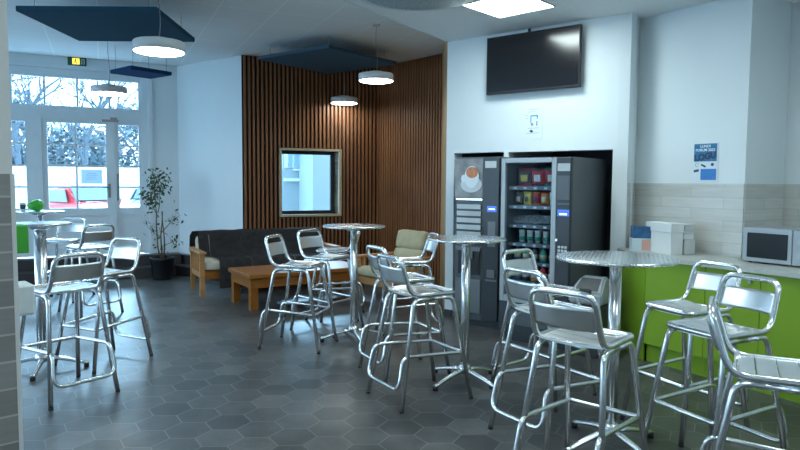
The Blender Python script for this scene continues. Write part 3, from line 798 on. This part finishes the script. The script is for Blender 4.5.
def armchair(label, Mx):
    r = thing('armchair', label, 'armchair'); r.matrix_world = Mx       # faces -y, origin under seat centre
    for s in (-1, 1):
        for y in (-.32, .28):
            b = B(); box(b, s*.33-.025, s*.33+.025, y, y+.05, 0, .56); obj('leg', b, M['pine2'], r)
        b = B(); rbox(b, s*.33-.045, s*.33+.045, -.36, .34, .56, .59, .01); obj('armrest', b, M['pine2'], r)
        b = B()
        for k_ in range(5): box(b, s*.33-.012, s*.33+.012, -.22+.1*k_, -.19+.1*k_, .30, .56)
        box(b, s*.33-.015, s*.33+.015, -.28, .30, .24, .30); obj('side_slats', b, M['pine2'], r)
    b = B(); box(b, -.305, .305, -.31, -.28, .24, .33); box(b, -.305, .305, .28, .31, .24, .33); obj('rail', b, M['pine2'], r)
    b = B(); cushion(b, -.29, .29, -.36, .26, .33, .46, .055); obj('seat_cushion', b, M['beige'], r)
    b = B(); T = Matrix.Translation((0, .20, .44)) @ Matrix.Rotation(R(-14), 4, 'X')
    for k_ in range(2): cushion(b, -.28, .28, -.02, .13, .0+.225*k_, .245+.235*k_, .06, T)
    obj('back_cushion', b, M['beige'], r)
    return r
a1 = armchair('beige tufted cushion armchair with wooden arms by the wood panel', frame((-.09, 8.05), R(-50)))

# ------------------------------------------------------------------ vending machines
cm = thing('coffee_machine', 'narrow charcoal hot drinks vending machine with coffee cup picture', 'vending machine'); cm.matrix_world = FV @ Matrix.Translation((.285, -.25, 0))
W = .56
b = B(); rbox(b, 0, W, .02, .70, .06, 1.785, .008); obj('cabinet', b, M['mach'], cm)
b = B(); box(b, .02, W-.02, .05, .60, 0, .06); obj('plinth', b, M['mach2'], cm)
b = B(); rbox(b, .36, W-.005, -.018, .018, .08, 1.780, .006); obj('control_column', b, M['mach2'], cm)
pp = B(); box(pp, .012, .355, -.010, .0, 1.36, 1.765)
pic = obj('picture_panel', pp, plain('picture_grey', (.20,.20,.20), .35, var=.55, scale=6), cm)
def disc(bm, cx, cz, rx, rz, y, n=28):
    vs = [bm.verts.new((cx+rx*math.cos(2*PI*i/n), y, cz+rz*math.sin(2*PI*i/n))) for i in range(n)]; v2 = [bm.verts.new((v.co.x, y-.004, v.co.z)) for v in vs]
    bm.faces.new(vs); bm.faces.new(v2[::-1])
    for i in range(n): bm.faces.new((vs[i], vs[(i+1)%n], v2[(i+1)%n], v2[i]))
b = B(); disc(b, .215, 1.50, .13, .085, -.011); obj('saucer_print', b, M['key'], pic)
b = B(); disc(b, .225, 1.575, .088, .115, -.016); disc(b, .125, 1.56, .03, .04, -.016); obj('cup_print', b, M['paper'], pic)
b = B(); disc(b, .23, 1.625, .072, .058, -.021); obj('coffee_print', b, plain('coffee_print', (.50,.16,.05), .4, var=.3, scale=30), pic)
b = B(); box(b, .03, .355, -.014, 0, 1.335, 1.352); obj('chrome_strip', b, M['alu'], cm)
b = B()
for i in range(6): rbox(b, .04, .335, -.014, .0, 1.24-.072*i, 1.29-.072*i, .004)
obj('selection_strips', b, M['label'], cm)
b = B(); box(b, .04, .335, -.012, 0, .80, .84); obj('glass_lip', b, M['mach_grey'], cm)
b = B(); box(b, .06, .32, -.006, .0, .55, .80); obj('dispensing_niche', b, plain('niche_black', (.008,.008,.01), .4), cm)
b = B(); rbox(b, .13, .25, -.03, -.006, .72, .80, .006); obj('spout', b, M['mach_grey'], cm)
b = B(); rbox(b, .03, .345, -.014, .0, .14, .50, .006); obj('lower_panel', b, M['mach_grey'], cm)
b = B(); box(b, .39, .52, -.022, -.018, 1.67, 1.74); obj('price_label', b, M['label'], cm)
b = B(); box(b, .42, .53, -.022, -.018, 1.22, 1.28); d_ = obj('display', b, M['blue_lcd'], cm)
b = B(); box(b, .44, .51, -.024, -.022, 1.243, 1.255); obj('display_text', b, M['lcd_text'], d_)
b = B(); box(b, .43, .52, -.021, -.018, .86, 1.12); obj('button_strip', b, M['mach_grey'], cm)
b = B(); box(b, .41, .54, -.022, -.018, .50, .52); box(b, .43, .52, -.03, -.018, .54, .62); obj('coin_return', b, M['mach_grey'], cm)

sm = thing('snack_machine', 'wide charcoal snack vending machine with a glazed front full of packets', 'vending machine'); sm.matrix_world = FV @ Matrix.Translation((1.06, -.60, 0)) @ Matrix.Scale(.98, 4, (0, 0, 1))
W = .70; GW = .565; y1 = .82
b = B()
for a in ((0, .03, .03, y1, .10, 1.79), (GW, W, .03, y1, .10, 1.79), (.03, GW, .74, y1, .10, 1.79), (.03, GW, .03, .74, 1.74, 1.79), (.03, GW, .03, .74, .10, .46)): box(b, *a)
obj('cabinet', b, M['mach'], sm)
b = B(); box(b, .03, W-.03, .06, .70, 0, .10); obj('plinth', b, M['mach2'], sm)
b = B()
for a in ((0, .045, .40, 1.785), (GW-.05, GW, .40, 1.785), (.045, GW-.05, 1.74, 1.785), (.045, GW-.05, .40, .46)): rbox(b, a[0], a[1], -.01, .03, a[2], a[3], .005)
obj('door_frame', b, M['mach_frame'], sm)
b = B(); box(b, 0, GW, -.004, .03, .10, .40); obj('lower_door', b, M['mach2'], sm)
b = B(); box(b, .08, .50, -.010, -.004, .18, .33); obj('pickup_flap', b, M['mach'], sm)
b = B(); box(b, .045, GW-.05, .002, .008, .46, 1.74); obj('display_pane', b, M['vglass'], sm)
b = B(); rbox(b, GW+.004, W, -.012, .03, .10, 1.785, .006); obj('control_column', b, M['mach2'], sm)
x0 = GW+.008
b = B(); box(b, x0, x0+.12, -.016, -.012, 1.66, 1.73); obj('price_label', b, M['label'], sm)
b = B(); box(b, x0, x0+.12, -.016, -.012, 1.40, 1.62); box(b, x0, x0+.12, -.020, -.012, 1.355, 1.37); obj('reader_panel', b, M['mach'], sm)
b = B(); box(b, x0+.01, x0+.12, -.016, -.012, 1.25, 1.31); d_ = obj('display', b, M['blue_lcd'], sm)
b = B(); box(b, x0+.03, x0+.10, -.018, -.016, 1.262, 1.276); obj('display_text', b, M['lcd_text'], d_)
for i in range(4):
    for j in range(3):
        b = B(); rbox(b, x0+.02+.032*j, x0+.044+.032*j, -.020, -.012, .955-.032*i, .978-.032*i, .003); obj('key', b, M['key'], sm)
b = B(); cyl(b, 0, 0, 0, .02, .013, n=14, Mx=Matrix.Translation((x0+.01, -.012, 1.03)) @ Matrix.Rotation(R(90), 4, 'X')); obj('lock', b, M['alu'], sm)
shz = (1.52, 1.335, 1.15, .97, .79, .60)
for z in shz:
    b = B(); box(b, .035, GW-.005, .10, .70, z-.018, z-.006); box(b, .035, GW-.005, .085, .10, z-.035, z); sh = obj('shelf', b, M['mach_grey'] if z > 1.3 else M['mach'], sm)
    b = B()
    for i in range(5): box(b, .085+.105*i, .115+.105*i, .082, .085, z-.028, z-.010)
    obj('price_tags', b, M['key'], sh)
b = B()
for i in range(5):
    cx = .10+.092*i
    for z in (1.15,):
        pts = [(cx+.038*math.cos(2*PI*k/10), .11+.004*k, z+.045+.038*math.sin(2*PI*k/10)) for k in range(100)]; tube(b, pts, .0025, n=5)
obj('spirals', b, M['alu'], sm)
b = B(); box(b, .06, .50, .045, .07, 1.744, 1.752); obj('light_strip', b, emit('machine_strip_light', (.80,.92,1), 9), sm)
# goods
def snack(kind, label, cols, x, z, w, h, group, seed):
    rnd = random.Random(seed)
    if kind == 'packet':
        r = thing('snack_packet', label, 'snack packet', group=group)
        b = B(); n, m = 8, 8; F = []; K = []
        for j in range(m+1):
            F.append([]); K.append([])
            for i in range(n+1):
                u, v = i/n, j/m; th = .028*math.sin(PI*u)**.6*math.sin(PI*v)**.6+.001; wob = .004*math.sin(u*9+seed)*math.sin(v*7)
                F[-1].append(b.verts.new((w*(u-.5), -th+wob, h*v))); K[-1].append(b.verts.new((w*(u-.5), th+wob, h*v)))
        for j in range(m):
            for i in range(n):
                f = b.faces.new((F[j][i], F[j][i+1], F[j+1][i+1], F[j+1][i])); f.smooth = True; f.material_index = 1 if (2 <= j <= 4 and 2 <= i <= 5) else (2 if j in (0, m-1) else 0)
                f = b.faces.new((K[j][i], K[j+1][i], K[j+1][i+1], K[j][i+1])); f.smooth = True
        bmesh.ops.remove_doubles(b, verts=b.verts[:], dist=.0005)
        obj('bag', b, cols, r)
    else:
        r = thing('drink_bottle' if kind == 'bottle' else 'yogurt_cup', label, 'bottle' if kind == 'bottle' else 'cup', group=group)
        b = B()
        pr = [(w*.42, 0), (w*.48, .01), (w*.48, h*.55), (w*.44, h*.66), (w*.18, h*.84), (w*.17, h*.90)] if kind == 'bottle' else [(w*.34, 0), (w*.42, h*.92), (w*.44, h*.93)]
        lathe(b, pr, 18); obj('body', b, cols[0], r)
        b = B()
        if kind == 'bottle': cyl(b, 0, 0, h*.90, h, w*.2, n=14)
        else: cyl(b, 0, 0, h*.93, h, w*.46, n=18)
        obj('cap' if kind == 'bottle' else 'lid', b, cols[1], r)
        b = B(); lathe(b, [(w*.40, h*.2), (w*(.49 if kind == 'bottle' else .43), h*.2), (w*(.49 if kind == 'bottle' else .44), h*.48), (w*.40, h*.48)], 18); obj('printed_band', b, cols[2], r)
    r.matrix_world = sm_base @ Matrix.Translation((x, .15, z)) @ Matrix.Rotation(rnd.uniform(-.12, .12), 4, 'Z')
sm_base = FV @ Matrix.Translation((1.06, -.60, 0)) @ Matrix.Scale(.98, 4, (0, 0, 1))
cc = lambda n, c: plain('pack_'+n, c, .3, var=.2, scale=30)
red, yel, blk, grn, wht, org, crm, blu = cc('red', (.45,.03,.05)), cc('yellow', (.60,.48,.08)), cc('dark', (.05,.05,.06)), cc('green', (.04,.28,.20)), cc('white', (.62,.64,.60)), cc('orange', (.55,.22,.05)), cc('cream', (.55,.50,.36)), cc('blue', (.06,.10,.22))
for i, (cs, nm) in enumerate((((blk, yel, red), 'dark packet with a yellow patch, left on the top shelf'), ((red, wht, blk), 'red and white packet in the middle of the top shelf'), ((red, crm, grn), 'red and cream packet right on the top shelf'))):
    snack('packet', nm+' of the snack machine', cs, .165+.140*i, 1.522, .135, .17, 'packets on the top machine shelf', i)
for i, (cs, nm) in enumerate((((blk, crm, blk), 'dark bar packet, leftmost'), ((yel, blk, yel), 'yellow-topped packet, second from left'), ((red, blk, org), 'maroon packet, third from left'), ((org, crm, red), 'orange packet, fourth from left'), ((wht, yel, wht), 'white packet, rightmost'))):
    snack('packet', nm+' on the second machine shelf', cs, .11+.089*i, 1.337, .082, .13, 'packets on the second machine shelf', 10+i)
for i, nm in enumerate(('leftmost', 'second from left', 'third from left', 'rightmost')):
    snack('cup', 'white cup with green band, '+nm+' of the machine row', (wht, wht, grn), .15+.083*i, .972, .075, .12, 'white and green cups in the machine', 20+i)
for i in range(5):
    snack('bottle', 'small dark bottle, %s from left on the shelf below the cups' % ('first', 'second', 'third', 'fourth', 'fifth')[i], ((blu, grn, blk, grn, blu)[i], wht, crm), .105+.090*i, .792, .07, .15, 'dark bottles in the machine', 30+i)
for i in range(5):
    snack('bottle', ('blue', 'dark', 'orange', 'red', 'bright red')[i]+' drink bottle on the lowest machine shelf', ((blu, blk, org, red, red)[i], red, wht), .105+.090*i, .602, .075, .17, 'bottles on the lowest machine shelf', 40+i)

# grey bin beside the snack machine
rb = thing('recycling_bin', 'grey lidded bin in front of the niche right of the snack machine', 'bin'); rb.matrix_world = FV @ Matrix.Translation((1.80, -.68, 0)) @ Matrix.Scale(.86, 4, (1, 0, 0)) @ Matrix.Scale(1.05, 4, (0, 0, 1))
b = B()
vs = [b.verts.new(p) for p in ((.03,.03,0),(.31,.03,0),(.31,.27,0),(.03,.27,0),(.005,.005,.46),(.335,.005,.46),(.335,.30,.46),(.005,.30,.46))]
for f in ((0,3,2,1),(4,5,6,7),(0,1,5,4),(1,2,6,5),(2,3,7,6),(3,0,4,7)): b.faces.new([vs[i] for i in f])
bmesh.ops.bevel(b, geom=b.edges[:], offset=.02, segments=3, affect='EDGES'); obj('bin_body', b, M['bin_dark'], rb)
b = B(); vs = [b.verts.new(p) for p in ((-.01,-.01,.45),(.35,-.01,.45),(.35,.31,.45),(-.01,.31,.45),(-.005,-.005,.545),(.345,-.005,.545),(.30,.27,.66),(.04,.27,.66),(.30,.16,.655),(.04,.16,.655))]
for f in ((0,3,2,1),(0,1,5,4),(4,5,8,9),(9,8,6,7),(2,3,7,6)): b.faces.new([vs[i] for i in f])
b.faces.new([vs[i] for i in (1,2,6,8,5)]); b.faces.new([vs[i] for i in (3,0,4,9,7)])
bmesh.ops.bevel(b, geom=b.edges[:], offset=.018, segments=3, affect='EDGES'); obj('lid', b, M['bin_grey'], rb)
b = B(); vs = [b.verts.new(p) for p in ((.05,.02,.566),(.29,.02,.566),(.27,.145,.652),(.07,.145,.652),(.05,.03,.55),(.29,.03,.55),(.27,.15,.63),(.07,.15,.63))]
for f in ((0,1,2,3),(7,6,5,4),(0,4,5,1),(1,5,6,2),(2,6,7,3),(3,7,4,0)): b.faces.new([vs[i] for i in f])
rbox(b, .11, .23, -.022, .03, .52, .575, .008, 2); obj('flap', b, M['bin_dark'], rb)

# ------------------------------------------------------------------ television and notices on the vending wall
tv = thing('television', 'large black flat television mounted high on the white wall', 'television'); tv.matrix_world = FV @ Matrix.Translation((.560, -.09, 2.735))
b = B(); rbox(b, 0, 1.03, .0, .045, -.295, .295, .006); obj('housing', b, M['tv'], tv)
b = B(); box(b, .012, 1.018, -.002, .0, -.270, .283); obj('screen', b, M['screen'], tv)
b = B(); box(b, .40, .63, .045, .088, -.15, .15); box(b, .45, .47, .05, .07, .15, .34); obj('wall_bracket', b, M['tv'], tv)
nt = thing('wall_notice', 'white instruction sheet with blue arrow below the television', 'notice'); nt.matrix_world = FV @ Matrix.Translation((.965, -.006, 1.97))
b = B(); box(b, 0, .21, 0, .004, 0, .325); obj('sheet', b, M['paper'], nt)
b = B(); 
for z, a, c in ((.295, .06, .17), (.27, .04, .13), (.105, .05, .17), (.055, .03, .17), (.235, .02, .05), (.205, .02, .05)): box(b, a, c, -.002, 0, z, z+.004)
obj('text_lines', b, M['grey_ink'], nt)
b = B(); box(b, .075, .085, -.002, 0, .16, .225); box(b, .075, .15, -.002, 0, .225, .237)
v = [b.verts.new(p) for p in ((.145,-.002,.245),(.165,-.002,.225),(.145,-.002,.205))]; b.faces.new(v); box(b, .145, .155, -.002, 0, .20, .23); obj('arrow_mark', b, M['teal_ink'], nt)
b = B(); disc(b, .095, .145, .014, .016, -.001); box(b, .14, .155, -.002, 0, .13, .175); obj('grey_marks', b, M['grey_ink'], nt)
b = B(); v = [b.verts.new(p) for p in ((.065,-.003,.078),(.085,-.003,.092),(.115,-.003,.075),(.09,-.003,.06))]; b.faces.new(v); obj('dark_mark', b, M['ink'], nt)

# ------------------------------------------------------------------ kitchen run
W0 = -.02
def cab(name, label, t0, t1, ndoor, knobs):
    r = thing(name, label, 'cabinet', group='green base cabinets'); r.matrix_world = FF @ Matrix.Translation((t0, 0, 0))
    w = t1-t0
    b = B(); box(b, .001, w-.001, .02, .575, .155, .880); obj('carcass', b, M['green'], r)
    b = B(); box(b, .001, w-.001, .045, .06, 0, .155); obj('plinth', b, M['green'], r)
    b = B(); rbox(b, .002, w-.002, 0, .019, .158, .878, .002, 1); d = obj('door', b, M['green'], r)
    b = B(); cyl(b, 0, 0, 0, .022, .012, .014, n=16, Mx=Matrix.Translation((knobs, .0, .81)) @ Matrix.Rotation(R(90), 4, 'X')); obj('knob', b, M['brass'], d)
    return r
edges = [0, .54, .965, 1.39, 1.82, 2.25, 2.68, 3.11, 3.54]
names = ['with knob, left end next to the vending wall', 'second from left, behind the pair of stools', 'third from left below the microwave', 'farther right along the run, past the microwave']
for i in range(8):
    cab('base_cabinet', 'lime green base cabinet '+names[min(i, 3)], edges[i], edges[i+1], 1, edges[i+1]-edges[i]-.07)
# scribed end panel between the run and the corner of the vending wall
b = B()
p0 = FF @ Vector((0, 0, 0)); q0 = (2.066, 5.965)
for (x, y) in (): pass
pts = [(p0.x, p0.y), (p0.x+.02, p0.y+.02), (q0[0]+.035, q0[1]), q0]
lo = [b.verts.new((x, y, 0)) for x, y in pts]; hi = [b.verts.new((x, y, .880)) for x, y in pts]
b.faces.new(lo[::-1]); b.faces.new(hi)
for i in range(4): b.faces.new((lo[i], lo[(i+1)%4], hi[(i+1)%4], hi[i]))
tag(obj('end_panel', b, M['green']), 'lime green end panel closing the cabinets by the vending wall', 'panel')
b = B()
def wp(t, n): v = FF @ Vector((t, n, 0)); return (v.x, v.y)
g1 = FC @ Vector((.0, -.012, 0)); g2 = FC @ Vector((T1+.012, -.012, 0)); g3 = FC @ Vector((T1+.012, .60, 0)); g4 = FC @ Vector((4.0, .60, 0))
pts = [wp(-.05, -.03), wp(3.6, -.03), (g4.x, g4.y), (g3.x, g3.y), (g2.x, g2.y), (g1.x, g1.y), (2.125, 5.955), (2.04, 5.975)]
lo = [b.verts.new((x, y, .881)) for x, y in pts]; hi = [b.verts.new((x, y, .916)) for x, y in pts]
b.faces.new(lo[::-1]); b.faces.new(hi)
for i in range(len(pts)): b.faces.new((lo[i], lo[(i+1)%len(pts)], hi[(i+1)%len(pts)], hi[i]))
tag(obj('worktop', b, M['counter']), 'pale grey speckled worktop along the green cabinets', 'worktop')
# microwave
mw = thing('microwave', 'silver microwave oven with black window on the worktop', 'microwave'); mw.matrix_world = FF @ Matrix.Translation((.675, .27, .916))
b = B(); rbox(b, 0, .49, .012, .34, .012, .275, .008); obj('casing', b, M['silver'], mw)
b = B(); rbox(b, .0, .365, -.008, .012, .012, .275, .006); dd = obj('door', b, M['silver'], mw)
b = B(); rbox(b, .035, .335, -.012, -.007, .045, .235, .004); obj('window', b, M['micro_glass'], dd)
b = B(); rbox(b, .367, .49, -.008, .012, .012, .275, .006); cp_ = obj('control_panel', b, M['silver'], mw)
for z in (.19, .09):
    b = B(); cyl(b, 0, 0, 0, .02, .026, .022, n=24, Mx=Matrix.Translation((.43, -.008, z)) @ Matrix.Rotation(R(90), 4, 'X')); obj('dial', b, M['mach_frame'], cp_)
for x in (.04, .44):
    for y in (.04, .30):
        b = B(); cyl(b, x, y, 0, .013, .014, n=12); obj('foot', b, M['rubber'], mw)
# boxes on the worktop
def carton(name, label, Mx, w, d, h, mat, lid=None, lh=.07, group=None):
    r = thing(name, label, 'box', group=group); r.matrix_world = Mx
    b = B(); rbox(b, 0, w, 0, d, 0, h, .003, 1); obj('box_body', b, mat, r)
    if lid: b = B(); rbox(b, -.006, w+.006, -.006, d+.006, h-lh, h+.004, .003, 1); obj('lid', b, lid, r)
    return r
BX = frame((2.30, 5.41), R(12)) @ Matrix.Translation((0, 0, .011))
carton('archive_box', 'large white lidded archive box on the worktop', BX @ Matrix.Translation((0, 0, .905)), .115, .36, .262, M['white_card'], M['white_card'], .075)
carton('small_carton', 'low white carton right of the archive box, lower of two', BX @ Matrix.Translation((.130, 0, .905)), .105, .26, .13, M['card2'])
carton('small_carton', 'small white carton lying on the low carton', BX @ Matrix.Translation((.126, .01, 1.036)), .10, .22, .07, M['white_card'], M['card2'], .02)
carton('flat_carton', 'flat pale lidded carton on top of the small cartons', BX @ Matrix.Translation((.128, 0, 1.111)), .100, .30, .055, M['card2'])
BY = frame((2.105, 5.70), R(-8)) @ Matrix.Translation((0, 0, .011))
pk = thing('pink_carton', 'pale blue and pink carton at the left end of the worktop', 'box'); pk.matrix_world = BY @ Matrix.Translation((-.03, 0, .905))
b = B(); rbox(b, 0, .165, 0, .12, 0, .115, .003, 1); obj('box_body', b, M['pale_card'], pk)
b = B(); box(b, .085, .158, -.002, 0, .01, .105); obj('pink_print', b, M['pink_card'], pk)
carton('blue_carton', 'blue printed carton stacked on the pink one', BY @ Matrix.Translation((-.02, .01, 1.022)), .16, .11, .105, M['blue_card'])
# poster
def text(s, size, mat, par, loc, ext=.0015, rot=(R(90), 0, 0), bold=0.0):
    cu = bpy.data.curves.new('lettering', 'FONT'); cu.body = s; cu.size = size; cu.extrude = ext; cu.offset = bold; cu.align_x = 'CENTER'
    t = bpy.data.objects.new('tmp', cu); C.objects.link(t)
    dg = bpy.context.evaluated_depsgraph_get(); me = bpy.data.meshes.new_from_object(t.evaluated_get(dg)); bpy.data.objects.remove(t)
    me.materials.clear(); me.materials.append(mat)
    o = bpy.data.objects.new('lettering', me); C.objects.link(o); o.parent = par; o.location = loc; o.rotation_euler = rot
    return o
po = thing('wall_poster', 'white poster with blue printed blocks on the kitchen wall', 'poster'); po.matrix_world = FC @ Matrix.Translation((.60, -.006, 1.545)) @ Matrix.Scale(.93, 4)
b = B(); box(b, 0, .25, 0, .004, 0, .355); obj('sheet', b, M['paper'], po)
b = B(); box(b, .012, .238, -.002, 0, .185, .35); bl = obj('blue_block', b, M['poster_blue'], po)
text('LUNDI', .035, M['paper'], bl, (.125, -.003, .315), bold=.0005); text('FORUM 2022', .034, M['paper'], bl, (.125, -.003, .280), bold=.0005)
text('LOGU', .078, M['ink'], bl, (.130, -.003, .205), rot=(R(90), R(-8), 0), bold=.005)
b = B(); box(b, .085, .238, -.002, 0, .012, .115); obj('lower_blue_block', b, M['poster_blue2'], po)
b = B(); box(b, .10, .22, -.004, -.002, .078, .083); box(b, .10, .20, -.004, -.002, .058, .062); obj('printed_lines', b, M['teal_ink'], po)
b = B()
for (x, z, w, h, a) in ((.03, .098, .05, .022, 12), (.10, .145, .05, .016, -25)): box(b, -w/2, w/2, -.002, 0, -h/2, h/2, Mx=Matrix.Translation((x+.01, 0, z)) @ Matrix.Rotation(R(-a), 4, 'Y'))
disc(b, .20, .155, .014, .014, -.001); obj('small_marks', b, M['ink'], po)
b = B(); pts = [(.045+.018*math.cos(k*.5), -.002, .155+.018*math.sin(k*.5)) for k in range(12)]; tube(b, pts, .002, n=5); obj('ring_mark', b, M['teal_ink'], po)

# ------------------------------------------------------------------ lamps
def pendant(label, x, y, z, cz):
    r = thing('pendant_lamp', label, 'lamp', (x, y, z), group='white drum pendant lamps')
    b = B(); lathe(b, [(.203, .0), (.210, .004), (.210, .075), (.200, .085), (.095, .087), (.090, .110), (.02, .112)], 48); obj('shade', b, M['lamp_shell'], r)
    b = B(); lathe(b, [(.02, -.006), (.19, -.006), (.202, -.001), (.202, .002), (.02, .002)], 48); obj('diffuser', b, M['lamp_glow'], r)
    b = B(); n = 12; tube(b, [(.018*math.sin(i/n*2*PI)*(1-i/n), 0, .11+(cz-z-.11)*i/n) for i in range(n+1)], .003, n=6); obj('cable', b, M['cable'], r)
    b = B(); cyl(b, 0, 0, cz-z-.02, cz-z-.001, .045, n=20); obj('ceiling_cup', b, M['lamp_shell'], r)
    return r
pendant('white drum pendant nearest the camera beside the large blue panel', -2.04, 5.48, 2.60, ZL)
pendant('white drum pendant lamp hanging in front of the glazed entrance', -3.63, 8.05, 2.59, ZL)
pendant('larger looking drum pendant before the slatted corner', -.30, 7.80, 2.73, ZL)
pendant('smaller looking drum pendant above the interior window', -.885, 10.09, 2.74, ZL)
def led(name, label, x, y, ang, z=ZR):
    r = thing(name, label, 'ceiling light', (x, y, z), ang, group='square ceiling light panels')
    b = B()
    for a in ((-.30, .30, -.30, -.285), (-.30, .30, .285, .30), (-.30, -.285, -.285, .285), (.285, .30, -.285, .285)): box(b, a[0], a[1], a[2], a[3], -.012, .0)
    obj('frame', b, M['lamp_shell'], r)
    b = B(); box(b, -.285, .285, -.285, .285, -.008, -.001); obj('diffuser', b, M['panel_glow'], r)
    return r
la = R(-42)
c0 = Vector((.906, 6.158)); u_ = Vector((math.cos(la), math.sin(la))); w_ = Vector((-u_.y, u_.x))
lc = c0-w_*.30+u_*.0
led('ceiling_panel_light', 'bright square light panel in the white ceiling before the television', .94, 5.74, R(-43))
for i, (x, y) in enumerate(((2.4, 2.9), (.1, 1.0), (3.4, .2), (-.6, 3.4))):  # extra panels out of view, added to brighten the walls and near pillar
    led('ceiling_panel_light', 'unseen square light panel added overhead out of view to brighten the room', x, y, R(-43))
vt = thing('ceiling_vent', 'round speckled grey vent in the white ceiling at the top', 'vent', (.12, 5.40, ZR))
b = B(); lathe(b, [(.44, -.001), (.50, -.003), (.50, -.018), (.44, -.022)], 48); obj('rim', b, M['lamp_shell'], vt)
b = B(); lathe(b, [(.02, -.024), (.44, -.024), (.44, -.002), (.02, -.002)], 48); obj('grille', b, M['vent'], vt)
# acoustic panels hung from the ceiling
def baffle(name, label, pts, z, th, mat):
    cx = sum(p[0] for p in pts)/4; cy = sum(p[1] for p in pts)/4
    r = thing(name, label, 'acoustic panel', (cx, cy, z), group='felt acoustic panels')
    b = B(); lo = [b.verts.new((x-cx, y-cy, 0)) for x, y in pts]; hi = [b.verts.new((x-cx, y-cy, th)) for x, y in pts]
    b.faces.new(lo[::-1]); b.faces.new(hi)
    for i in range(4): b.faces.new((lo[i], lo[(i+1)%4], hi[(i+1)%4], hi[i]))
    bmesh.ops.bevel(b, geom=b.edges[:], offset=.004, segments=1, affect='EDGES'); obj('panel', b, mat, r)
    for i, (x, y) in enumerate(pts):
        px, py = (x-cx)*.82, (y-cy)*.82
        b = B(); cyl(b, px, py, th, ZL-z-.001, .003, n=8); obj('hanging_wire', b, M['cable'], r)
baffle('acoustic_panel', 'large dark blue felt panel hanging at the upper left', [(-3.63, 6.14), (-2.30, 6.14), (-2.36, 7.44), (-3.68, 7.43)], 3.10, .05, M['baffle'])
baffle('acoustic_panel', 'small navy felt panel hanging near the white wall', [(-4.055, 9.036), (-3.605, 8.662), (-3.239, 9.169), (-3.667, 9.496)], 3.0, .05, M['baffle2'])
baffle('acoustic_panel', 'slate blue felt panel hanging above the sofa corner', [(-1.992, 9.00), (-.911, 8.203), (-.06, 9.32), (-1.142, 10.18)], 3.2, .045, M['baffle3'])

# ------------------------------------------------------------------ light from outside
w = bpy.data.worlds.new('sky'); bpy.context.scene.world = w; w.use_nodes = True
bg = w.node_tree.nodes['Background']; bg.inputs[0].default_value = (.50, .76, 1.0, 1); bg.inputs[1].default_value = 4.3
sl_ = bpy.data.lights.new('low_winter_sun', 'SUN'); sl_.energy = 9; sl_.angle = R(14); sl_.color = (.42, .73, 1.0)
so_ = bpy.data.objects.new('low_winter_sun', sl_); C.objects.link(so_); so_.rotation_euler = Vector((.24, -.85, -.50)).to_track_quat('-Z', 'Y').to_euler()
def area(name, Mx, sx, sy, power, col):
    l = bpy.data.lights.new(name, 'AREA'); l.shape = 'RECTANGLE'; l.size = sx; l.size_y = sy; l.energy = power; l.color = col
    o = bpy.data.objects.new(name, l); C.objects.link(o); o.matrix_world = Mx
    return o
# ------------------------------------------------------------------ camera
cam = bpy.data.cameras.new('camera'); co = bpy.data.objects.new('camera', cam); C.objects.link(co)
cam.sensor_width = 36; cam.lens = 640/800*36; cam.clip_start = .05; cam.clip_end = 200
pitch = math.atan(43/640)
co.matrix_world = Matrix.Translation((0, 0, 1.52)) @ Matrix.Rotation(R(90)-pitch, 4, 'X') @ Matrix.Rotation(R(.4), 4, 'Z')
bpy.context.scene.camera = co
vs_ = bpy.context.scene.view_settings
vs_.view_transform = 'Standard'; vs_.look = 'None'; vs_.exposure = 0.72; vs_.gamma = 1; vs_.use_curve_mapping = False
